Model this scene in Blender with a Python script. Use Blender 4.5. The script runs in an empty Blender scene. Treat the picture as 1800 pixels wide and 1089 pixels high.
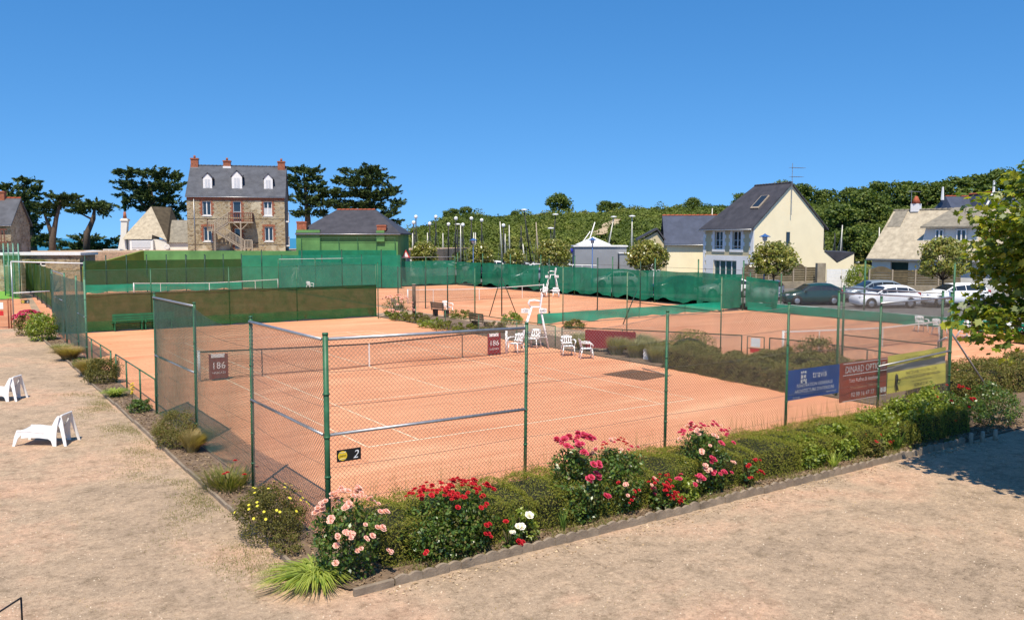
import bpy, math, random
import numpy as np
from mathutils import Vector, Matrix
R = math.radians
scene = bpy.context.scene
# ------------------------------------------------------------------ camera, sky, sun, exposure
CAM = np.array([-8.425, -18.658, 4.988]); YAW = .5935; PIT = .0839; FPX = 1509.2
cd = bpy.data.cameras.new("camera"); cam = bpy.data.objects.new("camera", cd)
scene.collection.objects.link(cam); scene.camera = cam
cam.location = CAM; cam.rotation_euler = (math.pi/2-PIT, 0, -YAW)
cd.sensor_width = 36; cd.lens = FPX*36/1800; cd.clip_end = 20000; cd.clip_start = .1
SUN_H = np.array([-.62, -.785]); SUN_EL = R(61)
TOSUN = Vector((SUN_H[0]*math.cos(SUN_EL), SUN_H[1]*math.cos(SUN_EL), math.sin(SUN_EL)))
world = bpy.data.worlds.new("World"); scene.world = world; world.use_nodes = True
wt = world.node_tree; wt.nodes.clear()
sky = wt.nodes.new('ShaderNodeTexSky'); sky.sky_type = 'NISHITA'; sky.sun_disc = False
sky.sun_elevation = SUN_EL; sky.sun_rotation = math.atan2(SUN_H[0], SUN_H[1])
sky.air_density = 1.0; sky.dust_density = 0.0; sky.ozone_density = 3.0; sky.altitude = 0
hs = wt.nodes.new('ShaderNodeHueSaturation'); hs.inputs['Saturation'].default_value = 1.31
hs.inputs['Value'].default_value = 1.0
bg = wt.nodes.new('ShaderNodeBackground'); bg.inputs['Strength'].default_value = .145
wo = wt.nodes.new('ShaderNodeOutputWorld')
# clear dry air: the pale band of the horizon lies lower than in the stock sky, everywhere round
tc = wt.nodes.new('ShaderNodeTexCoord'); sx = wt.nodes.new('ShaderNodeSeparateXYZ'); wt.links.new(tc.outputs['Generated'], sx.inputs[0])
m1 = wt.nodes.new('ShaderNodeMath'); m1.operation = 'MAXIMUM'; m1.inputs[1].default_value = 0; wt.links.new(sx.outputs[2], m1.inputs[0])
m2 = wt.nodes.new('ShaderNodeMath'); m2.operation = 'MULTIPLY_ADD'; m2.inputs[1].default_value = 1.0; m2.inputs[2].default_value = .195; wt.links.new(m1.outputs[0], m2.inputs[0])
cx = wt.nodes.new('ShaderNodeCombineXYZ'); wt.links.new(sx.outputs[0], cx.inputs[0]); wt.links.new(sx.outputs[1], cx.inputs[1]); wt.links.new(m2.outputs[0], cx.inputs[2])
nz = wt.nodes.new('ShaderNodeVectorMath'); nz.operation = 'NORMALIZE'; wt.links.new(cx.outputs[0], nz.inputs[0]); wt.links.new(nz.outputs[0], sky.inputs[0])
wt.links.new(sky.outputs[0], hs.inputs['Color']); wt.links.new(hs.outputs[0], bg.inputs[0]); wt.links.new(bg.outputs[0], wo.inputs[0])
sl = bpy.data.lights.new("sun", 'SUN'); sl.energy = 5.0; sl.angle = R(.53); sl.color = (1, .91, .76)
so = bpy.data.objects.new("sun", sl); scene.collection.objects.link(so)
so.rotation_euler = TOSUN.to_track_quat('Z', 'Y').to_euler(); so.location = (0, 0, 60)
scene.view_settings.view_transform = 'Standard'; scene.view_settings.look = 'None'
scene.view_settings.exposure = .38; scene.view_settings.gamma = 1
scene.render.engine = 'CYCLES'
scene.cycles.transparent_max_bounces = 24; scene.cycles.max_bounces = 8

# ------------------------------------------------------------------ helpers
rng = np.random.default_rng(7); random.seed(7)
RT = np.array([math.cos(YAW), -math.sin(YAW), 0]); FH = np.array([math.sin(YAW), math.cos(YAW), 0])
FW = FH*math.cos(PIT)+np.array([0, 0, -math.sin(PIT)]); UP = np.cross(RT, FW)
def at(x, y, dep):                                  # survey point: bearing of the photograph at a known distance
    return CAM+(FW+RT*(x-900)/FPX-UP*(y-544.5)/FPX)*dep
def gr(x, y, z=0):                                  # survey point on level z
    d = FW+RT*(x-900)/FPX-UP*(y-544.5)/FPX
    return CAM+d*((z-CAM[2])/d[2])
def bear(x, dep, z):                                # bearing + horizontal depth + level
    p = CAM+FH*dep+RT*((x-900)/FPX*dep); return np.array([p[0], p[1], z])
def link(o): scene.collection.objects.link(o); return o
def setp(o, label=None, cat=None, group=None, kind=None):
    if label: o['label'] = label
    if cat: o['category'] = cat
    if group: o['group'] = group
    if kind: o['kind'] = kind
    return o
def thing(name, label, cat, loc=(0, 0, 0), rz=0, group=None):
    o = link(bpy.data.objects.new(name, None)); o.location = tuple(map(float, loc)); o.rotation_euler = (0, 0, rz)
    o.empty_display_size = .2
    return setp(o, label, cat, group)
def copytree(o, parent=None):
    c = link(o.copy()); c.parent = parent
    if parent is not None: c.matrix_parent_inverse = o.matrix_parent_inverse.copy()
    for ch in list(o.children): copytree(ch, c)
    return c
class MB:
    def __init__(s): s.v = []; s.f = []
    def add(s, V, F):
        b = len(s.v); s.v += [tuple(map(float, p)) for p in V]; s.f += [tuple(i+b for i in f) for f in F]; return s
    def box(s, c, d, rz=0, rx=0, ry=0):
        M = Matrix.Rotation(rz, 3, 'Z') @ Matrix.Rotation(ry, 3, 'Y') @ Matrix.Rotation(rx, 3, 'X')
        V = [Vector(c)+M @ Vector((sx*d[0]/2, sy*d[1]/2, sz*d[2]/2)) for sz in (-1, 1) for sy in (-1, 1) for sx in (-1, 1)]
        return s.add(V, [(0, 2, 3, 1), (4, 5, 7, 6), (0, 1, 5, 4), (2, 6, 7, 3), (0, 4, 6, 2), (1, 3, 7, 5)])
    def bx(s, a, b):
        return s.box([(a[i]+b[i])/2 for i in range(3)], [abs(b[i]-a[i]) for i in range(3)])
    def tube(s, pts, rad, n=8, cap=True):
        pts = [Vector(p) for p in pts]; m = len(pts)
        rad = list(rad) if hasattr(rad, '__len__') else [rad]*m
        V = []; F = []; prev = None
        for i, p in enumerate(pts):
            t = (pts[min(i+1, m-1)]-pts[max(i-1, 0)]).normalized()
            a = Vector((0, 0, 1)) if abs(t.z) < .95 else Vector((1, 0, 0))
            if prev is None: e1 = t.cross(a).normalized()
            else:
                e1 = prev-t*prev.dot(t); e1 = e1.normalized() if e1.length > 1e-6 else t.cross(a).normalized()
            prev = e1; e2 = t.cross(e1)
            V += [p+rad[i]*(math.cos(2*math.pi*k/n)*e1+math.sin(2*math.pi*k/n)*e2) for k in range(n)]
        for i in range(m-1):
            F += [(i*n+k, i*n+(k+1) % n, (i+1)*n+(k+1) % n, (i+1)*n+k) for k in range(n)]
        if cap: F += [tuple(range(n-1, -1, -1)), tuple(range((m-1)*n, m*n))]
        return s.add(V, F)
    def bar(s, a, b, r, n=6): return s.tube([a, b], r, n)
    def lathe(s, prof, c=(0, 0, 0), n=16):
        V = []; F = []
        for rr, z in prof:
            V += [(c[0]+rr*math.cos(2*math.pi*k/n), c[1]+rr*math.sin(2*math.pi*k/n), c[2]+z) for k in range(n)]
        for i in range(len(prof)-1):
            F += [(i*n+k, i*n+(k+1) % n, (i+1)*n+(k+1) % n, (i+1)*n+k) for k in range(n)]
        F += [tuple(range(n-1, -1, -1)), tuple(range((len(prof)-1)*n, len(prof)*n))]
        return s.add(V, F)
    def poly(s, P): return s.add(P, [tuple(range(len(P)))])
    def prism(s, P, off):
        n = len(P); V = [Vector(p) for p in P]; o = Vector(off)
        return s.add(V+[p+o for p in V], [tuple(range(n-1, -1, -1)), tuple(range(n, 2*n))]+[(i, (i+1) % n, n+(i+1) % n, n+i) for i in range(n)])
    def mesh(s, name, smooth=False):
        me = bpy.data.meshes.new(name); me.from_pydata(s.v, [], s.f); me.update()
        if smooth: me.shade_smooth()
        return me
    def build(s, name, m, parent=None, smooth=False, loc=None, bevel=0):
        o = link(bpy.data.objects.new(name, s.mesh(name, smooth)))
        o.data.materials.append(m)
        if parent is not None: o.parent = parent
        if loc is not None: o.location = tuple(map(float, loc))
        if bevel:
            b = o.modifiers.new('bevel', 'BEVEL'); b.width = bevel; b.segments = 2
        return o
def npmesh(name, V, k, m, parent=None):             # polygons of k corners each, no shared vertices
    V = np.asarray(V, np.float32).reshape(-1, 3); n = len(V)//k
    me = bpy.data.meshes.new(name); me.vertices.add(len(V)); me.vertices.foreach_set('co', V.ravel())
    me.loops.add(len(V)); me.loops.foreach_set('vertex_index', np.arange(len(V), dtype=np.int32))
    me.polygons.add(n); me.polygons.foreach_set('loop_start', np.arange(0, len(V), k, dtype=np.int32))
    me.polygons.foreach_set('loop_total', np.full(n, k, np.int32)); me.update(calc_edges=True)
    o = link(bpy.data.objects.new(name, me)); me.materials.append(m)
    if parent is not None: o.parent = parent
    return o

# ------------------------------------------------------------------ materials
def newmat(name):
    m = bpy.data.materials.new(name); m.use_nodes = True
    nt = m.node_tree; return m, nt, nt.nodes['Principled BSDF']
def noise(nt, scale, detail=4, rough=.6, coord=None, dist=0):
    n = nt.nodes.new('ShaderNodeTexNoise'); n.inputs['Scale'].default_value = scale
    n.inputs['Detail'].default_value = detail; n.inputs['Roughness'].default_value = rough; n.inputs['Distortion'].default_value = dist
    if coord is None:
        g = nt.nodes.new('ShaderNodeNewGeometry'); coord = g.outputs['Position']
    nt.links.new(coord, n.inputs['Vector']); return n
def ramp(nt, src, stops):
    r = nt.nodes.new('ShaderNodeValToRGB'); e = r.color_ramp.elements
    while len(e) < len(stops): e.new(.5)
    for el, (p, c) in zip(e, stops): el.position = p; el.color = (*c, 1)
    nt.links.new(src, r.inputs[0]); return r
def mixc(nt, a, b, f, mode='MIX'):
    m = nt.nodes.new('ShaderNodeMix'); m.data_type = 'RGBA'; m.blend_type = mode
    for s, i in ((a, 6), (b, 7), (f, 0)):
        if isinstance(s, (int, float)): m.inputs[i].default_value = s
        elif isinstance(s, tuple): m.inputs[i].default_value = (*s, 1)
        else: nt.links.new(s, m.inputs[i])
    return m.outputs[2]
def mat(name, c, rough=.7, var=.25, scale=3, metal=0, bump=0, bscale=40, spec=.3, c2=None):
    m, nt, p = newmat(name)
    n = noise(nt, scale, 5)
    c2 = c2 or tuple(x*(1-var) for x in c); c1 = c if c2 is None else tuple(min(1, x*(1+var*.4)) for x in c)
    r = ramp(nt, n.outputs[0], [(.3, c2), (.7, c1)]); nt.links.new(r.outputs[0], p.inputs['Base Color'])
    p.inputs['Roughness'].default_value = rough; p.inputs['Metallic'].default_value = metal
    p.inputs['Specular IOR Level'].default_value = spec
    if bump:
        b = nt.nodes.new('ShaderNodeBump'); b.inputs['Strength'].default_value = bump; b.inputs['Distance'].default_value = .02
        n2 = noise(nt, bscale, 3); nt.links.new(n2.outputs[0], b.inputs['Height']); nt.links.new(b.outputs[0], p.inputs['Normal'])
    return m
def leafmat(name, cols, rough=.45, trans=.3, spec=.3):
    m, nt, p = newmat(name)
    g = nt.nodes.new('ShaderNodeNewGeometry')
    st = [(i/(len(cols)-1), c) for i, c in enumerate(cols)]
    r = ramp(nt, g.outputs['Random Per Island'], st)
    nt.links.new(r.outputs[0], p.inputs['Base Color']); p.inputs['Roughness'].default_value = rough
    p.inputs['Specular IOR Level'].default_value = spec
    t = nt.nodes.new('ShaderNodeBsdfTranslucent'); mx = nt.nodes.new('ShaderNodeMixShader'); mx.inputs[0].default_value = trans
    br = mixc(nt, r.outputs[0], (.9, .95, .3), 1., 'MULTIPLY')
    bb = mixc(nt, br, (2.2, 2.2, 2.2), 1., 'MULTIPLY')
    nt.links.new(bb, t.inputs[0])
    out = nt.nodes['Material Output']
    nt.links.new(p.outputs[0], mx.inputs[1]); nt.links.new(t.outputs[0], mx.inputs[2]); nt.links.new(mx.outputs[0], out.inputs[0])
    return m
def netmat(name, c, opacity, c2=None, stripe=0):     # woven shade cloth: threads and gaps averaged
    m, nt, p = newmat(name)
    n = noise(nt, 1.1, 6, .65)
    r = ramp(nt, n.outputs[0], [(.32, c2 or tuple(x*.7 for x in c)), (.68, c)])
    nt.links.new(r.outputs[0], p.inputs['Base Color']); p.inputs['Roughness'].default_value = .8; p.inputs['Specular IOR Level'].default_value = .15
    tl = nt.nodes.new('ShaderNodeBsdfTranslucent'); nt.links.new(r.outputs[0], tl.inputs[0])
    m1 = nt.nodes.new('ShaderNodeMixShader'); m1.inputs[0].default_value = .3
    nt.links.new(p.outputs[0], m1.inputs[1]); nt.links.new(tl.outputs[0], m1.inputs[2])
    tr = nt.nodes.new('ShaderNodeBsdfTransparent'); m2 = nt.nodes.new('ShaderNodeMixShader')
    nf = noise(nt, 2.3, 4); mr = nt.nodes.new('ShaderNodeMapRange')
    mr.inputs['To Min'].default_value = max(0, opacity-.1); mr.inputs['To Max'].default_value = min(1, opacity+.1)
    nt.links.new(nf.outputs[0], mr.inputs[0]); nt.links.new(mr.outputs[0], m2.inputs[0])
    nt.links.new(tr.outputs[0], m2.inputs[1]); nt.links.new(m1.outputs[0], m2.inputs[2])
    nt.links.new(m2.outputs[0], nt.nodes['Material Output'].inputs[0]); return m
M = {}
M['post'] = mat('green_paint', (.035, .13, .06), .45, .35, 6, bump=.1)
M['dpost'] = mat('dark_green_paint', (.012, .05, .03), .5, .3, 6)
M['galv'] = mat('galvanised_steel', (.42, .42, .42), .42, .25, 8, metal=.7)
M['wire'] = mat('fence_wire', (.24, .215, .18), .6, .3, 5)
M['gwire'] = mat('green_fence_wire', (.10, .18, .13), .55, .3, 5)
M['tens'] = mat('tension_wire', (.10, .10, .09), .6, .3, 5)
M['white'] = mat('white_plastic', (.82, .80, .77), .35, .06, 4, spec=.5)
M['whitepaint'] = mat('white_paint', (.78, .76, .73), .5, .12, 7)
M['line'] = mat('court_line', (.78, .66, .46), .8, .3, 7, c2=(.64, .38, .22))
M['lineC'] = mat('net_tape', (.78, .75, .70), .7, .1, 5)
M['net'] = mat('net_cord', (.05, .035, .03), .8, .2)
M['black'] = mat('black_plastic', (.015, .014, .013), .5, .2)
M['dark_metal'] = mat('dark_metal', (.02, .018, .018), .45, .2)
M['red'] = mat('claret_banner', (.22, .025, .03), .6, .15, 2)
M['brick_banner'] = mat('brick_red_banner', (.42, .075, .04), .6, .15, 2)
M['blue_banner'] = mat('blue_banner', (.012, .09, .36), .5, .3, 1.2)
M['yellow_banner'] = mat('yellow_banner', (.82, .72, .13), .6, .1, 2)
M['grey_banner'] = mat('grey_banner', (.50, .46, .40), .7, .2, 3)
M['ball'] = mat('yellow_print', (.75, .50, .03), .6, .05)
M['ink'] = mat('black_print', (.02, .02, .02), .6, .1)
M['inkred'] = mat('red_print', (.55, .03, .03), .6, .1)
M['green_skirt'] = netmat('green_tarpaulin', (.018, .40, .24), .99, (.012, .30, .18))
M['screen'] = netmat('green_shade_net', (.020, .26, .14), .94, (.014, .16, .09))
M['screen_l'] = netmat('light_green_shade_net', (.03, .29, .17), .84, (.02, .21, .13))
M['screen_b'] = netmat('brown_shade_net', (.052, .080, .026), .93, (.020, .080, .020))
M['screen_g'] = netmat('grey_green_net', (.11, .19, .14), .72, (.07, .13, .10))
M['finenet'] = netmat('fine_side_net', (.16, .20, .16), .30)
M['farmesh'] = netmat('far_wire_mesh', (.20, .30, .24), .16)
M['green_wall'] = mat('green_painted_wall', (.115, .27, .085), .85, .3, .6, bump=.1, bscale=8)
M['olive_wall'] = mat('olive_shaded_wall', (.20, .25, .04), .85, .25, .6)  # sloping end of the green wall, its shade put into an olive colour
M['slate'] = mat('slate_roof', (.085, .088, .10), .55, .35, 1.3, bump=.5, bscale=9)
M['slate2'] = mat('dark_slate_roof', (.060, .056, .062), .6, .35, 1.3, bump=.5, bscale=9)
M['bslate'] = mat('blue_slate_roof', (.062, .072, .105), .5, .3, 1.2, bump=.4, bscale=9)
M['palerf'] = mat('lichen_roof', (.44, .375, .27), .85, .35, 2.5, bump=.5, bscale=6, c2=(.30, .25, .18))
M['brownrf'] = mat('brown_lichen_roof', (.25, .22, .17), .85, .35, 2.5, bump=.5, bscale=6)
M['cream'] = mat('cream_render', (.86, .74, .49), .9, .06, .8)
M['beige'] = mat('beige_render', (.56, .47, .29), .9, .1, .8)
M['quoin'] = mat('white_quoin', (.76, .74, .72), .85, .1, 1)
M['wrender'] = mat('white_render', (.72, .69, .62), .9, .12, .8)
M['grender'] = mat('grey_render', (.26, .27, .29), .85, .15, .5)
M['tent'] = mat('white_tent', (.78, .78, .78), .7, .05)
M['redtile'] = mat('red_ridge_tile', (.40, .10, .05), .8, .3, 5)
M['brick'] = mat('red_brick', (.34, .12, .065), .85, .4, 6, bump=.3, bscale=14)
M['wood'] = mat('weathered_wood', (.38, .31, .23), .8, .3, 9)
M['redwood'] = mat('red_brown_wood', (.17, .06, .04), .7, .3, 9)
M['slat'] = mat('brown_fence_board', (.13, .10, .055), .8, .4, 3)
M['glass'] = mat('dark_glass', (.02, .025, .03), .08, .2, 1, spec=.8)
M['gglass'] = mat('green_glass', (.02, .10, .09), .1, .2, 1, spec=.8)
M['curtain'] = mat('net_curtain', (.55, .56, .58), .7, .15, 8)
M['tyre'] = mat('tyre', (.015, .015, .015), .8, .2)
M['rim'] = mat('alloy_rim', (.35, .36, .38), .35, .2, metal=.6)
M['tail'] = mat('tail_light', (.35, .01, .012), .2, .2, spec=.6)
M['head'] = mat('headlight', (.55, .55, .58), .15, .2, spec=.6)
M['bark'] = mat('bark', (.12, .085, .06), .9, .4, 6, bump=.6, bscale=14)
M['stem'] = mat('stem', (.09, .075, .035), .8, .4, 9)
M['core'] = mat('inner_shade', (.030, .032, .014), .95, .5, 14)  # dark filler colour standing for the shade inside dense foliage
M['bluepaint'] = mat('blue_paint', (.03, .10, .28), .4, .2)
M['blueball'] = mat('blue_buoy', (.03, .025, .30), .5, .2)
M['mast'] = mat('aluminium_mast', (.50, .48, .42), .45, .15, metal=.3)
M['hull'] = mat('boat_hull', (.70, .70, .68), .35, .1, spec=.5)
M['wallstone'] = mat('block_wall', (.30, .25, .18), .9, .35, 2, bump=.4, bscale=7)
M['edge'] = mat('concrete_edging', (.27, .21, .15), .9, .35, 4, bump=.5, bscale=30)
M['soil'] = mat('bed_soil', (.19, .13, .085), .95, .45, 5, bump=1, bscale=18)
M['asphalt'] = mat('asphalt', (.16, .15, .14), .9, .2, .5)
M['cliff'] = mat('bare_earth', (.42, .32, .20), .9, .3, .6)
M['carwhite'] = mat('white_car_paint', (.78, .78, .79), .25, .03, spec=.6)
M['cargreen'] = mat('dark_green_car_paint', (.012, .045, .042), .2, .1, spec=.6)
M['cargrey'] = mat('grey_blue_car_paint', (.24, .29, .33), .25, .05, metal=.3, spec=.6)
def stone_mat():
    m, nt, p = newmat('rubble_stone'); g = nt.nodes.new('ShaderNodeTexCoord')
    mp = nt.nodes.new('ShaderNodeMapping'); mp.inputs['Scale'].default_value = (1, 1, 1.8); nt.links.new(g.outputs['Object'], mp.inputs[0])
    v = nt.nodes.new('ShaderNodeTexVoronoi'); v.inputs['Scale'].default_value = 2.9; nt.links.new(mp.outputs[0], v.inputs['Vector'])
    e = nt.nodes.new('ShaderNodeTexVoronoi'); e.feature = 'DISTANCE_TO_EDGE'; e.inputs['Scale'].default_value = 2.9; nt.links.new(mp.outputs[0], e.inputs['Vector'])
    sp = nt.nodes.new('ShaderNodeSeparateColor'); nt.links.new(v.outputs['Color'], sp.inputs[0])
    r = ramp(nt, sp.outputs[0], [(0, (.17, .12, .065)), (.4, (.30, .22, .12)), (.75, (.38, .30, .18)), (1, (.22, .18, .13))])
    n = noise(nt, .45, 3); rn = ramp(nt, n.outputs[0], [(.56, (0, 0, 0)), (.64, (1, 1, 1))])
    c = mixc(nt, r.outputs[0], (.52, .44, .30), rn.outputs[0])
    er = ramp(nt, e.outputs[0], [(.02, (1, 1, 1)), (.07, (0, 0, 0))])
    c2 = mixc(nt, c, (.40, .34, .24), er.outputs[0]); nt.links.new(c2, p.inputs['Base Color']); p.inputs['Roughness'].default_value = .9
    b = nt.nodes.new('ShaderNodeBump'); b.inputs['Strength'].default_value = .7; b.inputs['Distance'].default_value = .05
    nt.links.new(e.outputs[0], b.inputs['Height']); nt.links.new(b.outputs[0], p.inputs['Normal']); return m
M['stone'] = stone_mat()
def gravel_mat():
    m, nt, p = newmat('fine_gravel')
    a = noise(nt, .30, 8, .68, dist=.4); ra = ramp(nt, a.outputs[0], [(.36, (.35, .26, .18)), (.50, (.43, .315, .215)), (.62, (.51, .335, .225)), (.74, (.58, .335, .21))])
    b = noise(nt, 2.6, 8, .75); rb = ramp(nt, b.outputs[0], [(.32, (.60, .60, .57)), (.5, (1, 1, 1)), (.66, (1.15, 1.13, 1.10))])
    c = mixc(nt, ra.outputs[0], rb.outputs[0], 1., 'MULTIPLY')
    d = noise(nt, 11, 8, .85); rd = ramp(nt, d.outputs[0], [(.34, (.30, .27, .24)), (.44, (.88, .87, .86)), (.56, (1.06, 1.06, 1.06)), (.68, (1.6, 1.56, 1.5))])
    c2 = mixc(nt, c, rd.outputs[0], 1., 'MULTIPLY')
    v = noise(nt, 60, 3, .7); rv = ramp(nt, v.outputs[0], [(.33, (.42, .40, .38)), (.46, (1, 1, 1)), (.62, (1, 1, 1)), (.74, (1.6, 1.57, 1.5))])
    c3 = mixc(nt, c2, rv.outputs[0], .9, 'MULTIPLY'); nt.links.new(c3, p.inputs['Base Color'])
    p.inputs['Roughness'].default_value = .95; p.inputs['Specular IOR Level'].default_value = .1
    bm = nt.nodes.new('ShaderNodeBump'); bm.inputs['Strength'].default_value = 1; bm.inputs['Distance'].default_value = .02
    nt.links.new(d.outputs[0], bm.inputs['Height']); nt.links.new(bm.outputs[0], p.inputs['Normal']); return m
M['gravel'] = gravel_mat()
def clay_mat():
    m, nt, p = newmat('red_clay')
    g = nt.nodes.new('ShaderNodeNewGeometry'); mp = nt.nodes.new('ShaderNodeMapping'); mp.inputs['Scale'].default_value = (.5, 1.6, 1)
    mp.inputs['Rotation'].default_value = (0, 0, .25); nt.links.new(g.outputs['Position'], mp.inputs[0])
    a = noise(nt, .28, 6, .6, mp.outputs[0], .5); ra = ramp(nt, a.outputs[0], [(.30, (.55, .225, .112)), (.42, (.645, .28, .147)), (.56, (.69, .315, .168)), (.70, (.75, .39, .22))])
    b = noise(nt, 9, 6, .7); rb = ramp(nt, b.outputs[0], [(.35, (.86, .85, .84)), (.65, (1.06, 1.06, 1.06))])
    c = mixc(nt, ra.outputs[0], rb.outputs[0], 1., 'MULTIPLY')
    mq = nt.nodes.new('ShaderNodeMapping'); mq.inputs['Scale'].default_value = (.35, 7, 1); mq.inputs['Rotation'].default_value = (0, 0, .12); nt.links.new(g.outputs['Position'], mq.inputs[0])
    w1 = noise(nt, .9, 5, .6, mq.outputs[0], 1.2); rw1 = ramp(nt, w1.outputs[0], [(.33, (.80, .79, .78)), (.48, (1, 1, 1)), (.68, (1.10, 1.12, 1.15))]); c = mixc(nt, c, rw1.outputs[0], .9, 'MULTIPLY')
    w2 = noise(nt, 1.6, 3, .5, None, 2.5); rw2 = ramp(nt, w2.outputs[0], [(.28, (.80, .76, .73)), (.36, (1, 1, 1))]); c = mixc(nt, c, rw2.outputs[0], 1., 'MULTIPLY')
    nt.links.new(c, p.inputs['Base Color'])
    p.inputs['Roughness'].default_value = .95; p.inputs['Specular IOR Level'].default_value = .1
    bm = nt.nodes.new('ShaderNodeBump'); bm.inputs['Strength'].default_value = .4; bm.inputs['Distance'].default_value = .01
    nt.links.new(b.outputs[0], bm.inputs['Height']); nt.links.new(bm.outputs[0], p.inputs['Normal']); return m
M['clay'] = clay_mat()
def hill_mat():
    m, nt, p = newmat('hill_scrub')
    a = noise(nt, .12, 8, .7); ra = ramp(nt, a.outputs[0], [(.3, (.06, .08, .014)), (.5, (.11, .13, .024)), (.68, (.18, .16, .05))])
    nt.links.new(ra.outputs[0], p.inputs['Base Color']); p.inputs['Roughness'].default_value = .95
    return m
M['hill'] = hill_mat()
def sea_mat():
    m, nt, p = newmat('sea'); a = noise(nt, .02, 5); ra = ramp(nt, a.outputs[0], [(.3, (.02, .16, .25)), (.7, (.03, .22, .32))])
    nt.links.new(ra.outputs[0], p.inputs['Base Color']); p.inputs['Roughness'].default_value = .35
    return m
M['sea'] = sea_mat()
# leaves
LM = dict(
    hedge=leafmat('hedge_leaf', [(.10, .12, .012), (.19, .21, .024), (.28, .27, .034), (.20, .16, .035)], .6, .25),
    rose=leafmat('rose_leaf', [(.03, .07, .012), (.07, .13, .022), (.13, .20, .035), (.14, .11, .035)], .35, .25, .5),
    lime=leafmat('lime_leaf', [(.10, .15, .018), (.20, .25, .03), (.30, .34, .05), (.07, .11, .015)], .35, .3, .5),
    heath=leafmat('heath_leaf', [(.12, .11, .028), (.19, .17, .04), (.10, .12, .020), (.22, .13, .055)], .7, .2),
    cistus=leafmat('cistus_leaf', [(.07, .07, .015), (.12, .11, .025), (.16, .14, .03), (.05, .055, .012)], .6, .25),
    dryg=leafmat('dry_grass', [(.30, .22, .09), (.40, .31, .14), (.22, .17, .06), (.34, .24, .11)], .7, .3),
    greyg=leafmat('greygreen_grass', [(.26, .24, .13), (.38, .34, .20), (.17, .18, .07), (.30, .26, .13)], .7, .3),
    strap=leafmat('strap_leaf', [(.22, .30, .05), (.38, .42, .10), (.30, .34, .06), (.12, .19, .03)], .45, .35),
    iris=leafmat('iris_leaf', [(.06, .12, .02), (.11, .18, .035), (.16, .22, .05)], .45, .3),
    grass=leafmat('verge_grass', [(.11, .14, .025), (.18, .17, .05), (.25, .20, .08)], .7, .3),
    cyp=leafmat('cypress_leaf', [(.018, .038, .012), (.034, .06, .015), (.06, .09, .02), (.085, .11, .028)], .7, .12),
    magn=leafmat('magnolia_leaf', [(.08, .11, .018), (.18, .20, .03), (.34, .33, .08), (.24, .19, .06)], .3, .2, .5),
    maple=leafmat('maple_leaf', [(.05, .085, .012), (.11, .16, .018), (.22, .26, .026), (.38, .36, .04)], .4, .35, .4),
    scrub=leafmat('scrub_leaf', [(.06, .085, .012), (.13, .15, .020), (.20, .18, .035), (.09, .125, .018)], .7, .2),
    tree=leafmat('tree_leaf', [(.035, .065, .012), (.08, .12, .018), (.15, .18, .028), (.055, .09, .016)], .6, .2),
    palm=leafmat('palm_leaf', [(.12, .15, .03), (.22, .22, .05), (.30, .27, .08)], .4, .3))
def patch_leaf(name, dark, light, scale):           # species patches: colour follows the place on the hill, each leaf a little different
    m = leafmat(name, [dark, light], .7, .2); nt = m.node_tree; p = nt.nodes['Principled BSDF']
    n = noise(nt, scale, 4, .6); r = ramp(nt, n.outputs[0], [(.30, dark), (.42, tuple((a+b)/2 for a, b in zip(dark, light))), (.55, light), (.68, (light[0]*1.3, light[1]*1.05, light[2]*1.4))])
    g = nt.nodes.new('ShaderNodeNewGeometry'); v = ramp(nt, g.outputs['Random Per Island'], [(0, (.6, .62, .6)), (.6, (1, 1, 1)), (1, (1.35, 1.3, 1.2))])
    nt.links.new(mixc(nt, r.outputs[0], v.outputs[0], 1., 'MULTIPLY'), p.inputs['Base Color']); return m
LM['hillscrub'] = patch_leaf('hill_scrub_leaf', (.038, .072, .012), (.135, .165, .026), .05)
def petalmat(name, cols): return leafmat(name, cols, .6, .15, .2)
PM = dict(pink=petalmat('pale_pink_petal', [(.72, .30, .26), (.80, .45, .38), (.75, .55, .48)]),
          red=petalmat('red_petal', [(.46, .01, .015), (.56, .03, .035), (.40, .012, .03)]),
          magenta=petalmat('magenta_petal', [(.50, .03, .08), (.62, .09, .16), (.56, .05, .12)]),
          yellow=petalmat('yellow_petal', [(.75, .62, .03), (.80, .70, .08)]),
          white=petalmat('white_petal', [(.82, .76, .68), (.85, .80, .75)]),
          rpink=petalmat('bougainvillea_petal', [(.55, .04, .14), (.65, .10, .22)]))

# ------------------------------------------------------------------ foliage generators
def unit(v): return v/np.maximum(np.linalg.norm(v, axis=1, keepdims=True), 1e-9)
DIAMOND = np.array([(0, -.5, 0), (.28, 0, .06), (0, .5, 0), (-.28, 0, .06)])
LONG = np.array([(0, -.5, 0), (.12, 0, .03), (0, .5, -.06), (-.12, 0, .03)])
MAPLE = np.array([(0, -.5, 0), (.18, -.28, 0), (.46, -.18, -.05), (.30, 0, .02), (.5, .22, -.05), (.2, .18, .03), (0, .55, -.05), (-.2, .18, .03), (-.5, .22, -.05), (-.30, 0, .02), (-.46, -.18, -.05), (-.18, -.28, 0)])
def leaves(P, N, size, tmpl=DIAMOND, jit=.7, rg=None):
    rg = rg or rng; n = len(P)
    nn = unit(N+rg.normal(0, jit, (n, 3))); a = unit(np.cross(nn, rg.normal(0, 1, (n, 3)))); b = np.cross(nn, a)
    s = np.broadcast_to(np.asarray(size), (n,))*rg.uniform(.7, 1.3, n)
    t = tmpl[None]
    V = P[:, None]+s[:, None, None]*(t[:, :, 0:1]*b[:, None]+t[:, :, 1:2]*a[:, None]+t[:, :, 2:3]*nn[:, None])
    return V.reshape(-1, 3)
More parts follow.
